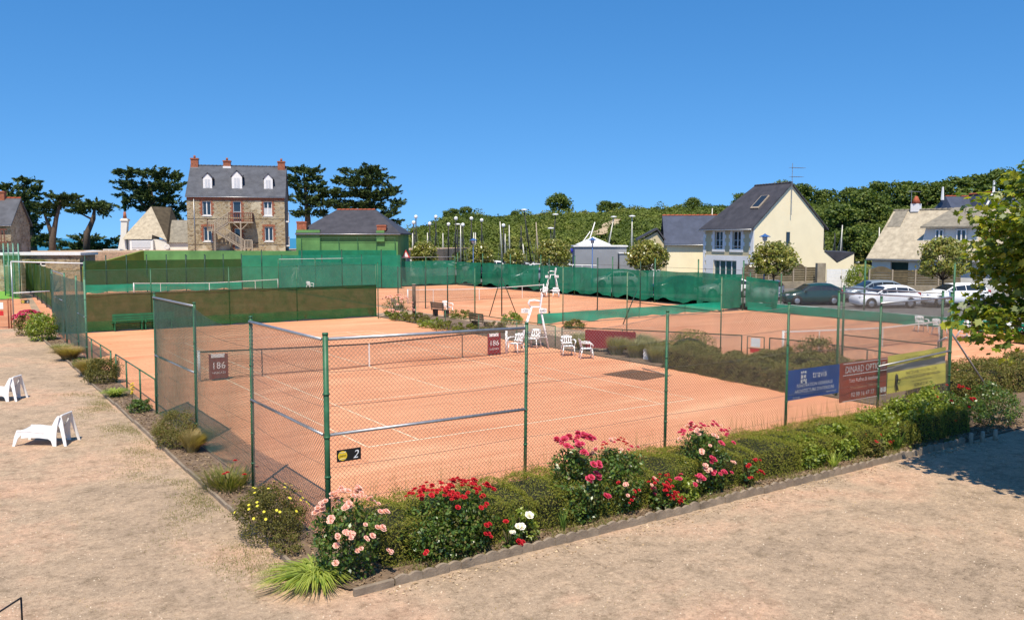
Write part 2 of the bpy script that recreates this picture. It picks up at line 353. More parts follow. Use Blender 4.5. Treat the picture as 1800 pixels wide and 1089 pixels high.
def blob(n, c, rad, shell=.35, lump=.18, flat=0, rg=None):
    rg = rg or rng
    d = unit(rg.normal(0, 1, (n, 3)))
    if flat: d[:, 2] = np.where(d[:, 2] < -flat, -d[:, 2], d[:, 2])
    k = unit(rg.normal(0, 1, (7, 3))); ph = rg.uniform(0, 6, 7)
    w = 1+lump*np.sum(np.sin(3.3*(d @ k.T)+ph), axis=1)/2.6
    r = (1-shell*rg.random(n)**1.6)*w
    return np.asarray(c)+d*r[:, None]*np.asarray(rad), d
def clumped(c, rad, ncl, per, clsize, shell=.5, rg=None, under=.35):
    rg = rg or rng
    d = unit(rg.normal(0, 1, (ncl, 3))); d[:, 2] = np.where(d[:, 2] < -under, -d[:, 2], d[:, 2])
    cc = np.asarray(c)+d*np.asarray(rad)*(1-.45*rg.random((ncl, 1))**1.5)
    Ps = []; Ns = []
    for q in cc:
        s = clsize*rg.uniform(.6, 1.35); p, nn = blob(per, q, (s, s, s*.7), .6, .2, rg=rg); Ps.append(p); Ns.append(nn)
    return np.concatenate(Ps), np.concatenate(Ns), cc
def blades(n, c, spread, h, w, droop, mat_, name, parent, segs=4, lean=(0, 0), rg=None, base=.05):
    rg = rg or rng; V = []
    az = rg.uniform(0, 2*math.pi, n)
    out = rg.uniform(.1, 1, n)**.7*spread; hh = h*rg.uniform(.6, 1.1, n)
    bx = np.cos(az)*base*rg.random(n); by = np.sin(az)*base*rg.random(n)
    t = np.linspace(0, 1, segs+1)
    X = bx[:, None]+(np.cos(az)*out)[:, None]*t**1.5+lean[0]*t**2; Y = by[:, None]+(np.sin(az)*out)[:, None]*t**1.5+lean[1]*t**2
    Z = hh[:, None]*(t-droop*t**2.5)
    px, py = -np.sin(az), np.cos(az)
    ww = w*np.array([.7, 1, .9, .6, .08])[:segs+1] if segs == 4 else w*np.linspace(1, .1, segs+1)
    L = np.stack([X-px[:, None]*ww, Y-py[:, None]*ww, Z], -1); Q = np.stack([X+px[:, None]*ww, Y+py[:, None]*ww, Z], -1)
    quads = np.stack([L[:, :-1], Q[:, :-1], Q[:, 1:], L[:, 1:]], 2).reshape(-1, 3)+np.asarray(c)
    # join the blade's quads into one island by sharing nothing: colour varies a little along the blade
    return npmesh(name, quads, 4, mat_, parent)
def rose_mesh(name, m):
    mb = MB()
    for ring, (cnt, rr, tilt, sz) in enumerate([(6, .5, .35, .62), (5, .34, .85, .55), (4, .16, 1.25, .45)]):
        for k in range(cnt):
            a = 2*math.pi*(k+.5*ring)/cnt; c, s = math.cos(a), math.sin(a)
            P = []
            for (u, t) in ((-.22, 0), (.22, 0), (.5, .55), (-.5, .55), (.26, 1), (-.26, 1)):
                rad = .06+rr*.3+math.cos(tilt)*sz*t; z = math.sin(tilt)*sz*t-.05*abs(u)+(.06*ring); v = u*sz*1.25
                P.append((c*rad-s*v, s*rad+c*v, z))
            mb.add(P, [(0, 1, 2, 3), (3, 2, 4, 5)])
    me = mb.mesh(name); me.materials.append(m); return me
ROSE = {k: rose_mesh('bloom', PM[k]) for k in PM}
def daisy_mesh(m):
    mb = MB(); n = 7
    for k in range(n):
        a = 2*math.pi*k/n; P = [(0, 0, 0)]+[(math.cos(a+o)*r_, math.sin(a+o)*r_, z) for o, r_, z in ((-.4, .35, .05), (0, .5, .03), (.4, .35, .05))]
        mb.add(P, [(0, 1, 2, 3)])
    me = mb.mesh('bloom'); me.materials.append(m); return me
DAISY = daisy_mesh(PM['yellow'])
def bloom(parent, me, p, s, nrm=None):
    o = link(bpy.data.objects.new('bloom', me)); o.parent = parent; o.location = tuple(map(float, p)); o.scale = (s, s, s*.9)
    q = Vector(nrm if nrm is not None else (0, 0, 1)); q = (q+Vector((0, 0, .6))).normalized()
    o.rotation_euler = q.to_track_quat('Z', 'Y').to_euler(); return o
def npmesh2(name, V, F, m, parent=None):
    V = np.asarray(V, np.float32); F = np.asarray(F, np.int32); k = F.shape[1]; n = len(F)
    me = bpy.data.meshes.new(name); me.vertices.add(len(V)); me.vertices.foreach_set('co', V.ravel())
    me.loops.add(n*k); me.loops.foreach_set('vertex_index', F.ravel())
    me.polygons.add(n); me.polygons.foreach_set('loop_start', np.arange(0, n*k, k, dtype=np.int32))
    me.polygons.foreach_set('loop_total', np.full(n, k, np.int32)); me.update(calc_edges=True)
    o = link(bpy.data.objects.new(name, me)); me.materials.append(m)
    if parent is not None: o.parent = parent
    return o
def chain_link(A, B, zb, ztA, ztB, m, parent, w=.075, r=.0038, sag=0, sides=3, bulge=0, name='wire_mesh'):
    A = np.array(A[:2], float); B = np.array(B[:2], float); L = np.linalg.norm(B-A); t = (B-A)/L; nrm = np.array([-t[1], t[0]])
    nw = int(L/(w/2)); H = max(ztA, ztB)-zb; ns = int(H/(w/2))
    i = np.arange(nw)[:, None]; j = np.arange(ns+1)[None, :]
    U = (i+((i+j) % 2))*(L/(nw+1)); V = np.broadcast_to(j/ns, U.shape)
    f = U/L; top = ztA+(ztB-ztA)*f-sag*4*f*(1-f)
    Z = zb+V*(top-zb); off = bulge*np.sin(math.pi*f)*np.sin(math.pi*V)*(.6+.4*np.sin(7*f+3*V))
    P = np.stack([A[0]+t[0]*U+nrm[0]*off, A[1]+t[1]*U+nrm[1]*off, Z], -1)
    ang = np.arange(sides)*2*math.pi/sides
    o = np.stack([r*(np.cos(ang)*t[0]+np.sin(ang)*nrm[0]), r*(np.cos(ang)*t[1]+np.sin(ang)*nrm[1]), 0*ang], -1)
    VV = (P[:, :, None]+o[None, None]).reshape(-1, 3)
    idx = np.arange(nw*(ns+1)*sides).reshape(nw, ns+1, sides)
    F = []
    for k in range(sides if sides > 2 else 1):
        k2 = (k+1) % sides
        F.append(np.stack([idx[:, :-1, k], idx[:, :-1, k2], idx[:, 1:, k2], idx[:, 1:, k]], -1).reshape(-1, 4))
    ob = npmesh2(name, VV, np.concatenate(F), m, parent); ob['kind'] = 'stuff'; return ob
def fpost(parent, p, h, r=.034, m=None, lean=(0, 0)):
    mb = MB(); x, y = p[:2]; mb.tube([(x, y, -.1), (x+lean[0], y+lean[1], h)], r, 10)
    mb.tube([(x+lean[0], y+lean[1], h), (x+lean[0], y+lean[1], h+.035)], [r*1.15, r*1.05], 10)
    for z in (.55, 1.15, 1.8, 2.5):
        if z < h-.2: mb.tube([(x+lean[0]*z/h, y+lean[1]*z/h, z-.018), (x+lean[0]*z/h, y+lean[1]*z/h, z+.018)], r*1.2, 10)
    return mb.build('post', m or M['post'], parent, True)
def rail(parent, a, b, r=.026, m=None, name='rail', sag=0):
    a = Vector(a); b = Vector(b); mid = [a.lerp(b, k/6)-Vector((0, 0, sag*4*(k/6)*(1-k/6))) for k in range(7)] if sag else [a, b]
    return MB().tube(mid, r, 8).build(name, m or M['galv'], parent, True)
def cloth(name, A, B, zb, zt, m, parent=None, amp=.03, nx=24, nz=6, hem=0, freq=9, ztB=None, zbB=None):
    A = np.array(A[:2], float); B = np.array(B[:2], float); t = B-A; L = np.linalg.norm(t); nr = np.array([-t[1], t[0]])/L
    ztB = zt if ztB is None else ztB; zbB = zb if zbB is None else zbB
    V = []; F = []; ph = rng.uniform(0, 6, 4)
    for i in range(nx+1):
        f = i/nx
        for j in range(nz+1):
            g = j/nz; o = amp*(1-g*.6)*(math.sin(f*L*freq*.31+ph[0])+.6*math.sin(f*L*freq*.83+ph[1]+g*2))+amp*.4*math.sin(g*5+f*L*1.1+ph[2])
            z0 = zb+(zbB-zb)*f+hem*(math.sin(f*L*1.9+ph[3])+.5*math.sin(f*L*4.3)); z1 = zt+(ztB-zt)*f-hem*.5*abs(math.sin(f*L*.9))
            V.append((A[0]+t[0]*f+nr[0]*o, A[1]+t[1]*f+nr[1]*o, z0+(z1-z0)*g))
    for i in range(nx):
        for j in range(nz):
            a = i*(nz+1)+j; F.append((a, a+nz+1, a+nz+2, a+1))
    mb = MB(); mb.v = V; mb.f = F; return mb.build(name, m, parent, True)
def struct(name, mb, m, **k):
    o = mb.build(name, m, **k); o['kind'] = 'structure'; return o
_fc = {}
def lettering(txt, size, m, parent, loc, rot, name='lettering', shear=0, align='CENTER', sx=1):
    cu = bpy.data.curves.new('text', 'FONT'); cu.body = txt; cu.size = size; cu.align_x = align; cu.shear = shear; cu.resolution_u = 3
    tmp = bpy.data.objects.new('text_tmp', cu); link(tmp)
    dg = bpy.context.evaluated_depsgraph_get(); dg.update()
    me = bpy.data.meshes.new_from_object(tmp.evaluated_get(dg)); bpy.data.objects.remove(tmp); bpy.data.curves.remove(cu)
    me.materials.clear(); me.materials.append(m)
    o = link(bpy.data.objects.new(name, me)); o.parent = parent; o.location = loc; o.rotation_euler = rot; o.scale = (sx, 1, 1); return o

# ------------------------------------------------------------------ the setting
struct('ground', MB().poly([(-250, -120, 0), (400, -120, 0), (400, 95, 0), (-250, 95, 0)]), M['gravel'])
struct('sea', MB().poly([(-9000, 95.5, -7), (9000, 95.5, -7), (9000, 12000, -7), (-9000, 12000, -7)]), M['sea'])
struct('ground_bank', MB().add([(-250, 95, 0), (400, 95, 0), (400, 100, -8), (-250, 100, -8)], [(0, 1, 2, 3)]), M['hill'])
CZ = .004
def court(name, poly, sheet_z, net_c, rot, lines=True, near=True):
    o = struct(name, MB().poly([(x, y, sheet_z) for x, y in poly]), M['clay'])
    if lines:
        def ln(x0, y0, x1, y1, w=.055):
            mb = MB(); c, s = math.cos(rot), math.sin(rot)
            a = np.array([x0, y0], float); b = np.array([x1, y1], float); t = (b-a)/np.linalg.norm(b-a); n = np.array([-t[1], t[0]])*w/2
            # worn line: short strips of slightly different width
            k = max(2, int(np.linalg.norm(b-a)/.8)); V = []; F = []
            for i in range(k+1):
                q = a+(b-a)*i/k; ww = rng.uniform(.7, 1.05)
                for sgn in (-1, 1):
                    p = q+n*sgn*ww; V.append((net_c[0]+c*p[0]-s*p[1], net_c[1]+s*p[0]+c*p[1], sheet_z+.004))
            F = [(2*i, 2*i+2, 2*i+3, 2*i+1) for i in range(k)]
            mb.add(V, F).build('court_line', M['line'], o)
        X, S, Y, Q = 5.485, 4.115, 11.885, 6.4
        ln(-X, -Y, X, -Y, .08); ln(-X, Y, X, Y, .08)
        for sx in (-1, 1):
            ln(sx*X, -Y+.05, sx*X, Y-.05); ln(sx*S, -Y+.05, sx*S, Y-.05)
        for sy in (-1, 1): ln(-S+.04, sy*Q, S-.04, sy*Q)
        ln(0, -Q+.04, 0, Q-.04)
    return o
court('clay_court', [(-3.25, -5.7), (14.7, -5.7), (14.7, 31), (-3.25, 31)], CZ, (5.485, 11.885), 0)
court('clay_court', [(19.2, -16), (38, -17), (38, 21.2), (20.6, 20.9), (19.6, 4)], CZ, (27.5, 4.25), -.075)
court('clay_court', [(20.3, 21.2), (37.6, 21.4), (37.6, 60), (19.5, 60), (18.6, 31.5)], CZ, (27.9, 39.9), 0)
court('clay_court', [(-3.2, 33.5), (18.2, 33.5), (19.3, 80), (1.5, 80), (-1.5, 66)], CZ, (12.4, 61.5), 0)
court('clay_court', [(-14, 35.8), (-3.6, 35.8), (-1.9, 66), (-6, 78), (-14, 78)], CZ, (-9, 57), 0, lines=False)
struct('path', MB().poly([(-14, 66, .009), (-2.4, 62, .009), (-2.6, 78, .009), (-14, 78, .009)]), mat('green_turf', (.16, .36, .05), .9, .2, 2))
# path strip between the courts and planting beds
struct('planting_bed', MB().poly([(14.75, -5.6, .03), (18.9, -5.6, .03), (19.15, 3, .03), (18.6, 5, .03), (15.0, 12, .03), (17.5, 14, .03), (18.2, 31, .03), (14.75, 31, .03)]), M['soil'])
struct('flower_bed', MB().poly([(-4.05, -6.9, .035), (-3.75, -7.6, .035), (-3.2, -7.74, .035), (17, -7.75, .035), (24, -6.2, .035), (24, -3, .035), (19, -3.6, .035), (15.1, -5.55, .035), (-3.3, -5.72, .035), (-3.3, 30, .035), (-4.05, 30, .035)]), M['soil'])
# car park terrace (one metre up) with its retaining wall, and the terrace of the houses at the back
def carz(x, y): return 1.0 if y > 60.5 else .45+.55*min(1, max(0, (x-46)/6))
mb = MB()
for x0, x1, z0, z1 in ((38.2, 46, .45, .45), (46, 52, .45, 1.0), (52, 170, 1.0, 1.0)): mb.add([(x0, -60, z0), (x1, -60, z1), (x1, 60.5, z1), (x0, 60.5, z0)], [(0, 1, 2, 3)])
mb.add([(38.2, 60.5, .45), (52, 60.5, 1.0), (46, 60.5, .45)], [(0, 2, 1)])
mb.add([(30, 60.5, 1.0), (170, 60.5, 1.0), (170, 94, 1.0), (30, 94, 1.0), (30, 60.5, 0), (38.2, 60.5, .45)], [(0, 1, 2, 3), (4, 5, 0)]); struct('car_park', mb, M['asphalt'])
rw = thing('retaining_wall', 'low block retaining wall below the parked cars', 'wall', (38.1, 0, 0))
for i in range(46):
    y0 = -26+i
    for k in range(2): MB().box((0, y0+.5-.25*k, .135+.27*k), (.22+.004*k, .985, .262)).build('block', M['wallstone'], rw)
MB().box((0, -3, .575), (.32, 46.2, .07)).build('coping', M['quoin'], rw)
wl = bear(258, 89, 0); wr = bear(530, 86.5, 0)
struct('upper_terrace', MB().prism([(wl[0]-18, wl[1]+8, -.2), (wl[0], wl[1]+.3, -.2), (wr[0], wr[1]+.3, -.2), (wr[0]+10, wr[1]+2, -.2), (60, 93.5, -.2), (0, 94, -.2)], (0, 0, 3.7)), M['gravel'])

# ------------------------------------------------------------------ fences of the nearest court
H = 3.45
FX = [-3.3, .57, 4.15, 8.04, 11.7, 15.05]; FY = -5.75
ff = thing('chain_link_fence', 'tall chain-link fence with green posts behind the rose hedge', 'fence', (0, 0, 0))
for i, x in enumerate(FX): fpost(ff, (x, FY), H if i not in (1,) else 3.4, .045 if i in (0, 5) else .032, lean=(.0, 0) if i == 0 else (.06, .03))
rail(ff, (FX[0]+.05, FY, 3.38), (FX[1], FY, 3.33), .028); rail(ff, (FX[0]+.05, FY, 1.83), (FX[1], FY, 1.82), .028)
rail(ff, (FX[4], FY, 3.31), (FX[5], FY, 3.34), .026); rail(ff, (FX[4], FY, 1.68), (FX[5], FY, 1.84), .026)
tops = [(3.36, 3.31, 0), (3.3, 3.42, .14), (3.42, 3.38, .07), (3.38, 3.34, .05), (3.3, 3.32, 0)]
for i, (a, b, s) in enumerate(tops):
    chain_link((FX[i]+.02, FY-.02), (FX[i+1], FY-.02), .12, a, b, M['wire'], ff, r=.0042, sag=s, bulge=.03)
    for z in (.75, 1.3, 2.3, 2.85): rail(ff, (FX[i], FY-.03, z), (FX[i+1], FY-.03, z+.01), .0035, M['tens'], 'tension_wire', .03)
    if s: rail(ff, (FX[i], FY-.03, a), (FX[i+1], FY-.03, b), .004, M['wire'], 'tension_wire', s)
lf = thing('chain_link_fence', 'tall chain-link side fence along the gravel path, at the corner with sign 2', 'fence', (0, 0, 0))
LY = [-5.75, -1.97, 2.39, 6.81]; LX = -3.35
for y in LY[1:]: fpost(lf, (LX, y), H-.02, .034, lean=(.03, 0))
rail(lf, (LX, -5.7, 3.38), (LX, LY[1], 3.36)); rail(lf, (LX, -5.7, 1.84), (LX, LY[1], 1.82))
rail(lf, (LX, LY[2], 3.38), (LX, LY[3], 3.33)); rail(lf, (LX, LY[2], 1.78), (LX, LY[3], 1.70))
for i, (a, b, s, mm) in enumerate([(3.36, 3.34, 0, M['wire']), (3.36, 3.38, .22, M['gwire']), (3.36, 3.33, 0, M['gwire'])]):
    chain_link((LX, LY[i]), (LX, LY[i+1]), .1, a, b, mm, lf, r=.0042, sag=s, bulge=.06)
    for z in (.7, 1.35, 2.3, 2.85): rail(lf, (LX, LY[i], z), (LX, LY[i+1], z), .003, M['tens'], 'tension_wire', .05)
cloth('side_net', (LX+.015, LY[2]), (LX+.015, LY[3]), .1, 3.3, M['finenet'], lf, .02)
lw = thing('low_fence', 'low railed mesh fence between the path and the clay, beside the leafy clumps', 'fence', (0, 0, 0))
for y in (6.9, 9.1, 11.3, 13.2): fpost(lw, (LX, y), .98, .026)
rail(lw, (LX, 6.85, 1.0), (LX, 13.2, 1.0), .022, M['post'])
chain_link((LX, 6.85), (LX, 13.2), .05, .96, .96, M['gwire'], lw, r=.0042, sides=2)
fpost(lw, (LX, 14.2), .98, .03)
for y in (16.4, 18.6): fpost(lw, (LX, y), .98, .026)
rail(lw, (LX, 14.2, 1.0), (LX, 19.8, 1.0), .022, M['post'])
chain_link((LX, 14.2), (LX, 19.8), .05, .96, .96, M['gwire'], lw, r=.0042, sides=2)
lt = thing('screened_fence', 'tall fence bays covered in grey-green netting beside the pink bougainvillea', 'fence', (0, 0, 0))
for y in (19.86, 22.3, 26.2, 31.1): fpost(lt, (LX, y), 3.33, .04, mat('pale_green_paint', (.09, .22, .13), .5))
for y0, y1 in ((19.86, 22.3), (22.3, 26.2), (26.2, 31.1)): cloth('shade_net', (LX-.03, y0), (LX-.03, y1), .25, 3.2, M['screen_g'], lt, .035, hem=.03)
rail(lt, (LX, 19.9, 1.75), (LX, 22.3, 1.78)); rail(lt, (LX, 26.2, 2.0), (LX, 31.1, 2.0)); rail(lt, (LX, 26.2, 3.28), (LX, 31.1, 3.3))
bf = thing('screened_fence', 'tall back fence of the near court with a brown-green screen on its lower half', 'fence', (0, 31.1, 0))
bx_ = [-3.3, 1.4, 5.6, 9.6, 14.75]
for x in bx_[1:]: fpost(bf, (x, 0), 3.3, .032)
rail(bf, (-3.3, 0, 3.28), (14.75, 0, 3.3), .012, M['post'])
for a, b in zip(bx_[:-1], bx_[1:]):
    chain_link((a, 0), (b, 0), .05, 3.26, 3.26, M['gwire'], bf, sides=2, r=.0042)
    cloth('shade_screen', (a, -.06), (b, -.06), .06, 2.02, M['screen_b'], bf, .035, 20, 8, .02)
    cloth('green_band', (a, -.12), (b, -.12), .07, .62, netmat('green_net_band', (.03, .20, .06), .55), bf, .03, 20, 4, .06)
rail(bf, (-3.3, -.1, 2.03), (14.75, -.1, 2.03), .012, M['dpost'], 'tension_wire')
# right-hand tall fence between the two courts
rf = thing('tall_post_fence', 'row of tall slim green posts along the far side of the planting strip', 'fence', (0, 0, 0))
RP = [(21.6, 20.6), (20.9, 14.3), (20.15, 7.3), (18.7, .2), (18.6, -3.5)]
for i, p in enumerate(RP): fpost(rf, p, 3.25, .03 if i < 3 else .04, mat('faded_green_paint', (.12, .20, .11), .6) if i < 3 else None, lean=(.0, 0))
rail(rf, (*RP[3], 3.2), (*RP[4], 3.2), .026); rail(rf, (*RP[2], 1.75), (*RP[1], 1.75), .018, M['dpost']); rail(rf, (*RP[3], 1.5), (*RP[4], 1.5), .018, M['dpost'])
for a, b in zip(RP[2:-1], RP[3:]): chain_link(a, b, .1, 3.18, 3.18, M['wire'], rf, sides=2)
for a, b in zip(RP[:2], RP[1:3]): chain_link(a, b, .1, 1.75, 1.75, M['wire'], rf, sides=2)
fc = thing('chain_link_fence', 'short chain-link return fence running back from the yellow banner', 'fence', (0, 0, 0))
fpost(fc, (15.0, -2.2), 3.3, .04); rail(fc, (15.05, -5.7, 3.3), (15.0, -2.2, 3.28))
chain_link((15.05, -5.7), (15, -2.2), .1, 3.25, 3.25, M['wire'], fc, sides=2)
MB().tube([(15.05, -5.65, 2.2), (15.6, -5.1, 2.0), (16.5, -4.6, 1.7), (17.4, -4.0, 1.55)], .03, 6).build('loose_pipe', M['whitepaint'], fc, True)
MB().bar((15.2, -5.6, 2.45), (17.9, -5.5, .3), .028).build('brace', M['galv'], fc, True)
# low oblique fence with its gate
ol = thing('low_fence', 'low dark-railed mesh fence behind the ornamental grasses, with a gate', 'fence', (0, 0, 0))
OL = [(14.75, 11.7), (16.2, 9.3), (17.5, 7.1), (18.75, 4.9)]; OR = [(19.0, 3.7), (19.2, 1.9), (19.0, -.6), (18.45, -3.3)]
for S in (OL, OR):
    for p in S: MB().bar((*p, 0), (*p, 1.03), .024, 8).build('post', M['dpost'], ol, True)
    for a, b in zip(S[:-1], S[1:]):
        rail(ol, (*a, 1.03), (*b, 1.03), .022, M['dpost']); chain_link(a, b, .05, 1.0, 1.0, M['wire'], ol, sides=2)
gt = thing('court_gate', 'narrow mesh gate with a white notice between two low fences', 'gate', (18.8, 4.65, 0), math.atan2(-.75, .2))
for x in (.0, .72): MB().bar((x, 0, .05), (x, 0, 1.02), .02, 8).build('frame_upright', M['dpost'], gt, True)
for z in (.1, .55, 1.02): MB().bar((0, 0, z), (.72, 0, z), .016, 8).build('frame_rail', M['dpost'], gt, True)
MB().box((.36, -.02, .79), (.40, .01, .36)).build('notice', M['whitepaint'], gt); MB().box((.36, -.02, .46), (.44, .01, .16)).build('red_notice', M['inkred'], gt)
lo = thing('low_fence', 'low railed fence at the far right edge of the near court, by the small benches', 'fence', (0, 0, 0))
for y in (12.4, 15.5, 19, 22.5, 26): MB().bar((14.9, y, 0), (14.9, y, 1.0), .022, 8).build('post', M['post'], lo, True)
rail(lo, (14.9, 12.4, 1.0), (14.9, 19.5, 1.0), .02, M['post'])
chain_link((14.9, 12.4), (14.9, 19), .05, .98, .98, M['wire'], lo, sides=2)
for (px, yb, yt, m_, r_) in [(835, 577, 470, 'post', .035), (665, 560, 463, 'post', .03), (728, 553, 500, 'dark_metal', .12)]:
    p = gr(px, yb); hgt = (yb-yt)*np.hypot(*(p-CAM)[:2])/FPX*1.0
    if m_ == 'dark_metal':
        q = thing('timber_post', 'thick weathered grey wooden post beside the pink rose at the court corner', 'post', (p[0], p[1], 0))
        MB().tube([(0, 0, 0), (0, 0, hgt)], [r_, r_*.95], 10).build('shaft', M['bark'], q, True); MB().tube([(0, 0, hgt), (0, 0, hgt+.04)], r_*1.08, 10).build('cap', M['wood'], q, True)
    else: fpost(lo, p, hgt, r_)
# ------------------------------------------------------------------ fences and screens of the far courts
sk = thing('tarpaulin_skirt', 'bright green tarpaulin skirt hung low between the two right courts', 'windbreak', (0, 0, 0))
cloth('tarpaulin', (20.0, 20.9), (35.6, 21.35), .10, .68, M['green_skirt'], sk, .06, 60, 5, .04, zbB=.10)
for x in (20.2, 24, 28, 32, 35.6): MB().bar((x, 21.15, 0), (x, 21.15, .62), .02, 6).build('post', M['post'], sk)
ws = thing('tarpaulin_skirt', 'bright green tarpaulin skirt along the foot of the block wall', 'windbreak', (37.85, 0, 0))
cloth('tarpaulin', (0, -24), (0, 21), .04, .62, M['green_skirt'], ws, .05, 90, 4, .04)
MB().bar((0, -24, .64), (0, 21, .64), .012, 6).build('top_cord', M['post'], ws)
sf = thing('screened_fence', 'long tall green wind screen on posts beside the car park', 'fence', (0, 0, 0))
SY = [21.3, 25.5, 30, 35, 40, 45, 50, 55, 60]
for y in SY: fpost(sf, (37.7, y), 3.4, .05, M['post'])
for a, b in zip(SY[:-1], SY[1:]): cloth('shade_screen', (37.55, a), (37.55, b), .3, 2.5, M['screen'], sf, .09, 16, 7, .12)
MB().bar((37.7, 21.3, 2.75), (37.7, 60, 2.75), .012, 6).build('tension_wire', M['tens'], sf)
cloth('shade_screen', (35.6, 21.45), (37.6, 21.4), .2, 2.3, M['screen'], sf, .05)
s2 = thing('screened_fence', 'tall green wind screen beside the dark parked hatchback', 'fence', (0, 0, 0))
for y in (21, 18.4): fpost(s2, (38.05, y), 2.6, .04, M['post'])
for y in (12.5, 7, 1.5, -4): fpost(s2, (38.4, y), 3.6, .05, M['post'])
cloth('shade_screen', (37.9, 21.2), (37.9, 18.5), .3, 2.35, M['screen'], s2, .06, 16, 7, .08, ztB=2.15)
s3 = thing('screened_fence', 'light green wind screen across the back of the far right court', 'fence', (0, 0, 0))
S3 = [(18.4, 60.2), (22, 60.2), (26, 60.2), (30, 60.2), (34, 60.2), (37.5, 60.2)]
for p in S3: fpost(s3, p, 3.0, .045, M['post'])
for a, b in zip(S3[:-1], S3[1:]): cloth('shade_screen', a, b, .15, 2.6, M['screen_l'], s3, .06, 14, 6, .05)
rail(s3, (18.4, 60.2, 2.98), (37.5, 60.2, 2.98), .016, M['whitepaint'])
s4 = thing('screened_fence', 'fence with tall brown and green screens behind the far left court', 'fence', (0, 0, 0))
p0 = bear(150, 76.5, 0); p1 = bear(425, 83, 0); p2 = bear(705, 84.5, 0)
for i in range(9):
    p = p0+(p1-p0)*i/8; fpost(s4, p, 3.4, .05, M['dpost'])
for i in range(1, 9):
    p = p1+(p2-p1)*i/8; fpost(s4, p, 3.3+.5*(i % 2), .05, M['dpost'])
for i in range(4):
    a = p0+(p1-p0)*i/4; b = p0+(p1-p0)*(i+1)/4
    cloth('shade_screen', a, b, .75, 2.95, M['screen_b'], s4, .05, 14, 6, .02); cloth('green_skirt', a-FH*.15, b-FH*.15, .1, .8, M['green_skirt'], s4, .05, 14, 3, .06)
    a = p1+(p2-p1)*i/4; b = p1+(p2-p1)*(i+1)/4
    cloth('shade_screen', a, b, .1, 3.3, M['screen_l'], s4, .05, 14, 6, .02)
s5 = thing('screened_fence', 'fence line with dark green screen beside the far clay alley', 'fence', (0, 0, 0))
q0 = gr(92, 548); q1 = gr(42, 508)
for i in range(8): fpost(s5, q0+(q1-q0)*i/7, 2.9, .04, M['dpost'])
for i in range(3): cloth('shade_screen', q0+(q1-q0)*i/3, q0+(q1-q0)*(i+1)/3, .3, 2.9, netmat('dark_green_net', (.05, .13, .02), .9, (.03, .08, .012)), s5, .04, 10, 5)
s6 = thing('screened_fence', 'tall narrow green net bay with pale posts by the old stone gable', 'fence', (0, 0, 0))
q0 = bear(8, 74, 0); q1 = bear(34, 70, 0)
for i in range(4): fpost(s6, q0+(q1-q0)*i/3, 4.5, .05, mat('aqua_green_paint', (.13, .30, .22), .5))
cloth('shade_screen', q0, q1, .2, 3.7, netmat('grass_green_net', (.05, .26, .08), .7), s6, .05)
q2 = gr(37, 512)
cloth('shade_screen', q1, (q2[0], q2[1]), .2, 3.6, netmat('grass_green_net2', (.04, .20, .06), .8), s6, .05)
s7 = thing('tall_fence', 'slim green posts and mesh around the middle of the far right court', 'fence', (0, 0, 0))
for (px, yb, yt) in [(700, 540, 470), (748, 542, 470), (787, 552, 470), (882, 556, 455), (965, 552, 455), (1050, 547, 454), (1125, 543, 460)]:
    p = gr(px, yb); fpost(s7, p, min(4.0, (yb-yt)*np.hypot(*(p-CAM)[:2])/FPX), .04, M['dpost'])
for (xa, ya, xb, yb) in [(860, 556, 880, 488), (908, 553, 883, 488), (1095, 570, 1120, 510)]:
    a = gr(xa, ya); d = np.hypot(*(a-CAM)[:2]); b = bear(xb, d*.996, (yb-ya)*-d/FPX); MB().bar(a, b, .03).build('brace', M['dpost'], s7, True)
cloth('wire_mesh', gr(700, 540), gr(835, 552), .1, 2.9, M['farmesh'], s7, .01)
cloth('wire_mesh', (18.3, 32), (18.5, 60), .1, 3.0, M['farmesh'], s7, .01)
# gate to the far courts on the left
gl = thing('court_gate', 'wide mesh gate with white and red notices at the end of the path', 'gate', (0, 0, 0))
GA = gr(2, 577); GB = gr(25, 577); GC = gr(90, 571)
for p, h in ((gr(16, 577), 1.65), (GB, 3.7), (gr(20.5, 577), 1.7)): MB().bar((p[0], p[1], 0), (p[0], p[1], h), .035, 8).build('upright', M['galv'] if h > 2 else M['brick'], gl, True)
MB().bar((GB[0], GB[1], 3.68), (bear(148, 46.5, 0)[0], bear(148, 46.5, 0)[1], 3.6), .035, 8).build('top_rail', M['whitepaint'], gl, True)
MB().bar((GB[0], GB[1], 1.95), (GC[0], GC[1], 1.95), .03, 8).build('mid_rail', M['whitepaint'], gl, True)
pc = bear(148, 46.5, 0); MB().bar(pc, (pc[0], pc[1], 3.7), .04, 8).build('upright', M['post'], gl, True)
GL = gr(-60, 577); MB().bar((GL[0], GL[1], 1.6), (GB[0], GB[1], 1.6), .025, 6).build('gate_rail', M['dpost'], gl, True)
cloth('gate_mesh', GL, GB, .05, 1.6, netmat('rusty_mesh', (.30, .16, .09), .35), gl, .004); 
cloth('side_mesh', GB, GC, .1, 1.95, M['farmesh'], gl, .004)
for z0, z1, mm in ((1.08, 1.45, 'whitepaint'), (.72, .98, 'inkred')):
    a = gr(-8, 577); b = gr(8.5, 577); cloth('notice', a-FH*.05, b-FH*.05, z0, z1, M[mm], gl, .001, 2, 2)
